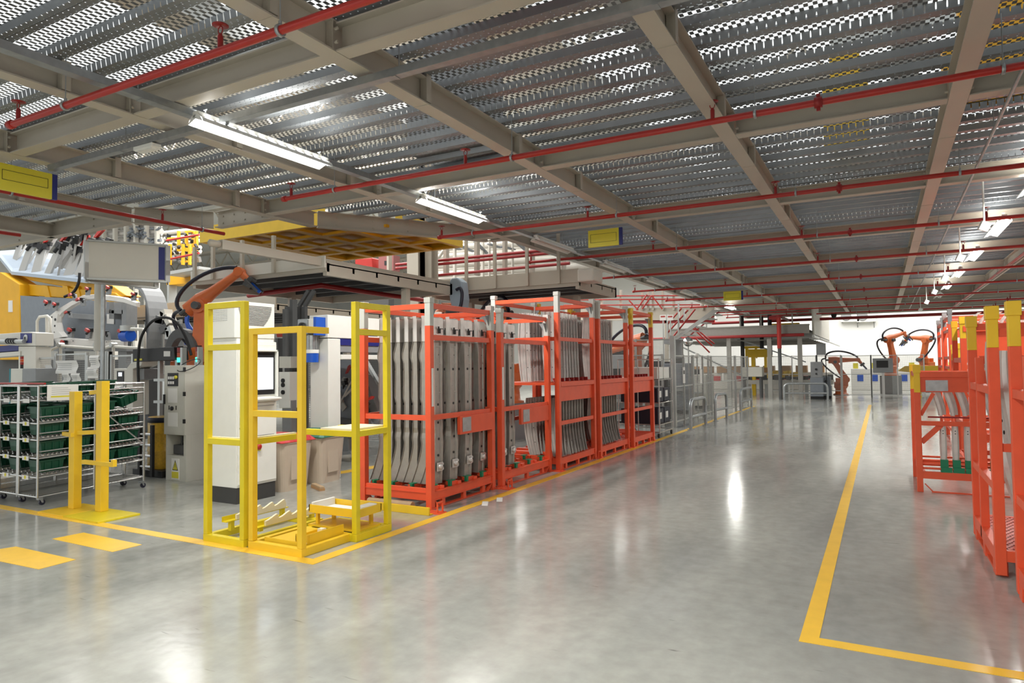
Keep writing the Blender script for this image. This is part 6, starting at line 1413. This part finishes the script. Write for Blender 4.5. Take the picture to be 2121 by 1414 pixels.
def hoop(a, b_, H, label, r=0.04):
    a = Vector((a[0], a[1], 0)); b_ = Vector((b_[0], b_[1], 0)); t = thing('hoop_barrier', label, 'barrier', a); d = b_-a; e = d.normalized(); R_ = 0.2
    p = [Vector((0,0,0)), Vector((0,0,H-R_))] + arc(e*R_+Vector((0,0,H-R_)), R_, PI, PI/2, 6, e)[1:] + arc(d-e*R_+Vector((0,0,H-R_)), R_, PI/2, 0, 6, e) + [d]
    b = MB(); b.path(p, r, 10); b.build('hoop', 'galv', t); b = MB(); b.tube(Vector((0,0,H*0.42)), d+Vector((0,0,H*0.42)), r*0.9, 10); b.build('mid_rail', 'galv', t)
    for q in (Vector((0,0,0)), d): b = MB(); b.tube(q, q+Vector((0,0,0.01)), 0.09, 10); b.build('foot_plate', 'galv', t)
hoop((-4.06, 16.3), (-4.03, 17.75), 0.72, 'galvanised hoop barrier nearest to the parts trolley')
hoop((-4.06, 19.05), (-3.97, 20.15), 0.72, 'galvanised hoop barrier in front of the fence with the small sheet')
hoop((-4.12, 23.2), (-4.1, 25.2), 0.72, 'galvanised hoop barrier at the far end of the guard fences')
hoop((-3.64, 30.5), (-2.0, 30.9), 0.70, 'wide galvanised hoop barrier standing across the far aisle', 0.045)
# parts trolley
t = thing('parts_trolley', 'chrome wire trolley with dark boxes beside the last tall rack', 'trolley', (-5.15, 14.3, 0))
for x in (0, 0.45, 0.92):
    for y in (0, 1.05):
        if x == 0.45 and y > 0: continue
        b = MB(); b.tube((x,y,0.09),(x,y,1.72 if x > 0.9 else 1.70),0.014,8); b.build('upright', 'chrome', t)
for z in (0.28, 0.75, 1.25):
    b = MB()
    for k in range(8): b.tube((0, 1.05*k/7, z), (0.92, 1.05*k/7, z), 0.008, 6)
    for x in (0, 0.92): b.tube((x,0,z),(x,1.05,z),0.012,6)
    b.build('wire_shelf', 'chrome', t)
b = MB()
for z in (0.12, 1.70): b.tube((0,0,z),(0.92,0,z),0.012,6); b.tube((0,1.05,z),(0.92,1.05,z),0.012,6); b.tube((0.92,0,z),(0.92,1.05,z),0.012,6); b.tube((0,0,z),(0,1.05,z),0.012,6)
b.build('frame', 'chrome', t)
for x in (0.03, 0.89):
    for y in (0.03, 1.02): b = MB(); b.tube((x-0.015,y,0.045),(x+0.015,y,0.045),0.045,12); b.build('caster_wheel', 'rubber', t)
for i, (z, n, m, h) in enumerate(((0.295, 2, 'navy', 0.33), (0.765, 2, 'navy', 0.30), (1.265, 2, 'white', 0.26))):
    for k in range(n):
        o = MB().box(0.04, 0.88, 0.03, 0.47, 0, h).build('storage_box', m, None, 0.01); o.location = (-5.15, 14.3+0.5*k, z)
        tag(o, '%s box on the %s shelf of the chrome trolley, %s' % ('dark blue' if m == 'navy' else 'white', ['bottom', 'middle', 'top'][i], ['near side', 'far side'][k]), 'box', 'boxes on the chrome trolley')
        if m == 'navy': s = MB(); s.box(0.881, 0.884, 0.12, 0.30, 0.10, 0.24); s.build('label_sheet', 'paper', o)
# ---------------------------------------------------------------- far mezzanine
mat('mezz_backlit', srgb(150,148,142), 0.5, noise=0.04)  # beam grey darkened: the backlit shade is put into the colour
t = thing('far_mezzanine', 'grey steel mezzanine deck with railing across the far end of the left side', 'mezzanine', (-9, 31.7, 0))
b = MB(); b.box(0, 6.3, 0, 0.25, 2.85, 2.9); b.box(0, 6.3, 0, 0.03, 2.9, 3.2); b.box(0, 6.3, -0.05, 0.25, 3.2, 3.25); b.build('edge_beam', 'mezz_backlit', t)
b = MB(); b.box(0, 6.3, 0.25, 12, 2.9, 3.0); b.build('deck', 'grey_dark', t)
for x in (0.3, 1.9, 3.4, 4.3, 5.6): b = MB(); b.box(x, x+0.05, 0, 0.05, 3.25, 4.3); b.build('rail_post', 'mezz_backlit', t)
for z in (4.25, 3.8): b = MB(); b.tube((0,0,z),(6.3,0,z),0.025,6); b.build('handrail', 'red_pipe', t)
b = MB(); b.tube((-1.5,-0.15,2.78),(6.1,-0.15,2.78),0.07,10); b.build('red_pipe', 'red_dark', t)
for x in (0.6, 2.8, 4.55, 5.8): b = MB(); b.box(x, x+0.18, 0.05, 0.2, 0, 2.85); b.build('column', 'mezz_backlit', t)
b = MB(); b.bar((3.0,1,2.75),(5.9,2.5,1.6),0.05); b.bar((0.5,1,2.4),(3.5,1,0.9),0.06); b.build('diagonal_brace', 'galv', t)
for k in range(9): b = MB(); b.box(0, 6.2, 1.0+1.2*k, 1.06+1.2*k, 2.6, 2.66); b.build('joist', 'mezz_backlit', t)
# corrugated sliding wall above
b = MB(); x0, x1 = -2.55, -2.4
for k in range(34): y = 31.8+0.28*k; b.box(-2.62 if k % 2 else -2.55, -2.5, y, y+0.28, 2.75, 5.6)
struct('wall_partition', b, 'cab_grey')
b = MB(); b.bar((-2.55,31.7,2.72),(-2.55,41.3,2.72),0.10,0.12); b.bar((-2.3,31.9,2.6),(-2.0,41.3,2.45),0.04); tag(b.build('support_rail', 'alu'), 'pale rail along the foot of the corrugated upper wall', 'rail')
# yellow cranes on and below it
for i, (px0, px1, c0, c1, y) in enumerate(((1545,1598,722,740,34.5),(1590,1655,668,674,34.0),(1535,1575,716,722,36.0))):
    a = P(px0, c1, y=y); c = P(px1, c0, y=y); t = thing('yellow_hoist', ['yellow hoist beam under the far mezzanine', 'yellow hoist beam on top of the far mezzanine', 'short yellow hoist beam behind the first one under the mezzanine'][i], 'hoist', (a.x, y, a.z))
    w = c.x-a.x; h = c.z-a.z; MB().box(0, w, 0, 0.3, 0, h).build('beam', 'yellow', t); MB().box(w*0.2, w*0.35, 0.05, 0.25, -a.z if i != 1 else -0.3, 0).build('mast', 'yellow', t); MB().box(w*0.7, w*0.8, 0.05, 0.25, -0.5 if i != 1 else -0.3, 0).build('hanger', 'yellow', t)
for i, (px, c0, c1, y) in enumerate(((1536, 640, 790, 33.0), (1576, 630, 722, 33.2), (1593, 620, 735, 33.0))):
    a, c = P(px, c0, y=y), P(px, c1, y=y); b = MB(); b.tube((a.x, y, c.z if i else 0), (a.x, y, min(a.z, 3.8)), 0.09, 10)
    tag(b.build('black_column', 'rubber'), ['black column before the far mezzanine, leftmost and standing on the floor', 'black suspended tube with light ring under the far mezzanine', 'black suspended tube beside the red riser'][i], 'column')
# ---------------------------------------------------------------- far cell
fence((-4.6, 33.2), (-1.6, 33.4), 1.9, 'low far guard fence below the mezzanine, three fields', 3, z0=0.3)
fence((-1.55, 33.4), (-0.42, 33.7), 1.88, 'far guard fence fields in front of the low folded robot', 1)
fence((-0.4, 33.7), (1.6, 34.0), 1.88, 'far guard fence fields in front of the robot on the plinth', 2)
t = thing('conveyor_table', 'pale conveyor table with yellow machinery under the far mezzanine', 'conveyor', (-6.0, 34.5, 0))
b = MB(); b.box(0, 4.0, 0, 1.0, 0.55, 0.75); b.build('table_bed', 'sign_white', t)
for k in range(5): b = MB(); b.box(0.1+0.9*k, 0.25+0.9*k, 0.1, 0.9, 0, 0.55); b.build('table_leg', 'alu', t)
b = MB()
for k in range(22): b.obox((0.1+0.18*k, 0.4+0.3*math.sin(k*2.1), 0.78+0.1*abs(math.sin(k*1.7))), 0.14, 0.2, 0.12+0.15*abs(math.sin(k)), (0, 0, k))
b.build('fittings', 'grey_dark', t)['kind'] = 'stuff'; b = MB()
for k in range(9): b.obox((1.2+0.15*k, 0.2+0.1*math.sin(k), 0.95+0.15*abs(math.sin(k*2.3))), 0.16, 0.2, 0.22, (0, 0, k))
b.build('yellow_fittings', 'yellow', t)['kind'] = 'stuff'
t = thing('grey_machine_box', 'long pale machine hood left of the black column under the mezzanine', 'machine', (P(1534,775,y=32.5).x, 32.5, 0)); b = MB(); b.box(0, 0.95, 0, 0.6, 0.95, 1.40); b.build('hood', 'cab_grey', t, 0.02); each(t, 'leg', 'grey_dark', [(0.05, 0.15, 0.1, 0.5, 0, 0.95), (0.8, 0.9, 0.1, 0.5, 0, 0.95)])
for i, (px, y, w, h, m) in enumerate(((1692, 31.6, 0.50, 1.60, 'grey'), (1712, 32.2, 0.38, 0.95, 'grey_blue'))):
    x = P(px, 820, y=y).x; t = thing('equipment_cabinet', ['tall grey equipment cabinet beside the wide hoop barrier', 'low blue-grey cabinet right of the tall grey one'][i], 'cabinet', (x, y, 0))
    MB().box(-w/2, w/2, 0, 0.5, 0.12, h*0.58).build('lower_body', 'grey_blue', t, 0.01); MB().box(-w/2+0.03, w/2-0.03, 0.02, 0.48, h*0.58, h).build('upper_body', m, t, 0.01); MB().box(-w/2, w/2, 0.02, 0.46, 0, 0.12).build('trolley_base', 'black', t)
    MB().tube((0, -0.02, h*0.8), (0, 0, h*0.8), 0.05, 10).build('gauge', 'black', t); MB().tube((0, -0.02, h*0.68), (0, 0, h*0.68), 0.04, 10).build('gauge', 'black', t)
t = thing('panel_on_stand', 'grey operator panel with dark screen on a post before the high robot', 'operator panel', (P(1830,800,y=32.8).x, 32.8, 0))
MB().box(-0.05, 0.05, 0, 0.1, 0, 1.1).build('stand', 'alu', t); MB().box(-0.38, 0.38, -0.05, 0.1, 1.1, 1.72).build('housing', 'grey', t, 0.02); MB().box(-0.24, 0.20, -0.06, -0.05, 1.32, 1.62).build('screen', 'black', t)
t = thing('yellow_arm_table', 'long yellow beam table in the far cell behind the low rack post', 'fixture', (P(1862,800,y=33.2).x, 35.2, 0))
MB().prism([(0,0.0),(0.3,0.22),(2.2,0.22),(2.2,0.0),(0.6,-0.08)], (0,0,1.15), (1,0,0), (0,0,1), 0.4).build('beam', 'yellow', t); MB().box(0.75, 0.9, -0.3, -0.15, 0, 1.1).build('leg', 'yellow', t)
t = thing('white_machine_block', 'row of white machines with blue and red panels along the far wall', 'machine', (-1.5, 42, 0))
MB().box(0, 7.5, 0, 1, 0, 1.2).build('machine_body', 'white', t, 0.02); each(t, 'blue_panel', 'blue_bright', [(0.3+0.7*k, 0.6+0.7*k, -0.02, 0, 0.5, 0.85) for k in range(10)]); each(t, 'top_box', 'sign_yellow', [(0.1+0.9*k, 0.35+0.9*k, 0.1, 0.5, 1.2, 1.5) for k in range(8)])
t = thing('white_machine_block', 'row of white machines with beige and red boxes below the far mezzanine', 'machine', (-11, 42.5, 0))
MB().box(0, 8.5, 0, 1, 0, 1.0).build('machine_body', 'sign_white', t, 0.02); each(t, 'top_box', 'carton', [(0.3+0.9*k, 0.9+0.9*k, -0.1, 0.6, 1.0, 1.4) for k in range(9)]); each(t, 'red_panel', 'red_lid', [(0.5+1.3*k, 1.0+1.3*k, -0.02, 0, 0.5, 0.8) for k in range(6)])
t = thing('hanging_tv_stand', 'small dark box on legs above the tall grey cabinet', 'monitor stand', (P(1700, 720, y=31.9).x, 31.9, 0)); q = P(1700, 735, y=31.9).z
MB().box(-0.18, 0.18, 0, 0.3, q, q+0.5).build('box', 'grey', t); each(t, 'leg', 'black', [(-0.2,-0.17,0,0.03,q-0.4,q), (0.17,0.2,0,0.03,0,q), (-0.2,-0.17,0.27,0.3,0,q)])
# air conditioners on the far wall
for i, px in enumerate((1757, 1791)):
    q = P(px, 655, y=47.6); t = thing('air_conditioner', 'white outdoor air conditioning unit high on the far wall, %s of the pair' % ['left', 'right'][i], 'air conditioner', (q.x, 47.6, q.z))
    MB().box(-0.45, 0.62, 0, 0.4, -0.35, 0.40).build('housing', 'white', t, 0.02); MB().lathe([(0.28,0),(0.30,0.02),(0.30,0.03),(0.26,0.02),(0.05,0.02),(0,0.03)], c=(-0.12,0,0.03), ax=(0,-1,0), n=20).build('fan_grille', 'grey', t)
    b = MB(); b.bar((-0.35,0.1,-0.36),(-0.35,0.4,-0.36),0.04); b.bar((0.5,0.1,-0.36),(0.5,0.4,-0.36),0.04); b.bar((0.5,0.1,-0.36),(0.5,0.4,-0.7),0.03); b.build('bracket', 'grey_dark', t)
t = thing('security_camera', 'small dark dome camera high at the corner of the corrugated wall', 'camera', (P(1713, 654, y=30).x, 34.6, 3.75)); MB().lathe([(0.0,-0.14),(0.09,-0.1),(0.12,0),(0.12,0.08),(0.04,0.1)], n=16).build('dome', 'rubber', t); MB().tube((0,0,0.1),(0,0,0.45),0.03,8).build('mount', 'white', t)
# machines standing on the upper deck, glimpsed through the mesh
for i, (x, y, w, d, h, m) in enumerate(((-2.6, 3.0, 1.6, 0.5, 1.2, 'red_pipe'), (-4.6, 7.0, 1.0, 0.7, 1.2, 'grey'), (1.1, 8.4, 0.9, 0.3, 0.7, 'yellow_deep'), (-9.5, 1.0, 1.6, 1.0, 1.2, 'grey_dark'), (2.6, 9.6, 0.7, 0.3, 0.7, 'carton'), (-0.3, 9.2, 0.5, 0.3, 0.8, 'yellow'))):
    b = MB(); b.box(-w/2, w/2, -d/2, d/2, 0.02, h); b.box(-w/3, w/3, -d/3, d/3, h, h+0.4)
    o = b.build('upper_machine', m, None, 0.02); o.location = (x, y, ZD); tag(o, '%s machine block on the deck above, glimpsed through the mesh' % ['red', 'grey', 'golden', 'dark', 'brown', 'small yellow'][i], 'machine')

# machinery standing behind the aisle-side guard fences
for i, (x, y, w, d, h, m, lab) in enumerate(((-6.3, 17.6, 0.9, 0.6, 1.3, 'grey', 'grey machine cabinet with shelf behind the dark mesh fence'), (-5.9, 19.6, 0.9, 0.8, 1.5, 'grey_dark', 'dark machine block behind the fence of the first hoop barrier'), (-5.8, 21.9, 0.8, 0.7, 1.6, 'grey_blue', 'blue-grey louvred cabinet behind the fence with the small sheet'),
        (-5.9, 24.6, 1.0, 1.2, 1.2, 'cab_grey', 'pale machine housing beyond the louvred cabinet'), (-7.6, 21.0, 1.2, 1.2, 1.9, 'grey', 'tall grey machine deep behind the aisle fences'), (-7.5, 26.5, 1.6, 0.8, 1.5, 'grey_dark', 'wide dark machine under the grey gallery'))):
    t = thing('machine_cabinet', lab, 'machine cabinet', (x, y, 0))
    MB().box(-w/2, w/2, -d/2, d/2, 0.1, h).build('cabinet_body', m, t, 0.02); MB().box(-w/2+0.05, w/2-0.05, -d/2+0.05, d/2-0.05, 0, 0.1).build('plinth', 'black', t)
    b = MB()
    for k in range(8): b.box(w/2, w/2+0.01, -d*0.35, d*0.35, h*0.5+0.05*k, h*0.5+0.02+0.05*k)
    b.build('louvre', 'alu', t); MB().box(-w*0.35, w*0.35, -d/2-0.15, -d/2, h*0.45, h*0.5).build('shelf', 'alu', t); MB().box(-w*0.2, w*0.2, -d*0.2, d*0.2, h, h+0.18).build('top_unit', 'black', t)
for i, (px, py, y) in enumerate(((1425, 708, 19.5), (1443, 738, 19.5))):
    q = P(px, py, y=y); t = thing(['convex_mirror', 'siren_lamp'][i], ['round convex mirror beside the stair foot above the dark mesh fence', 'small white siren lamp above the dark mesh fence'][i], ['mirror', 'lamp'][i], (q.x, q.y, q.z))
    MB().lathe([(0.0,0),(0.12,0.01),(0.14,0.05),(0.0,0.07)] if i == 0 else [(0.0,-0.05),(0.06,-0.04),(0.07,0.08),(0,0.1)], ax=(0.3,-1,0.1) if i == 0 else (0,0,1), n=16).build('dome', 'chrome' if i == 0 else 'white', t); MB().tube((0,0.03,-q.z),(0,0.03,0),0.02,8).build('post', 'alu', t)
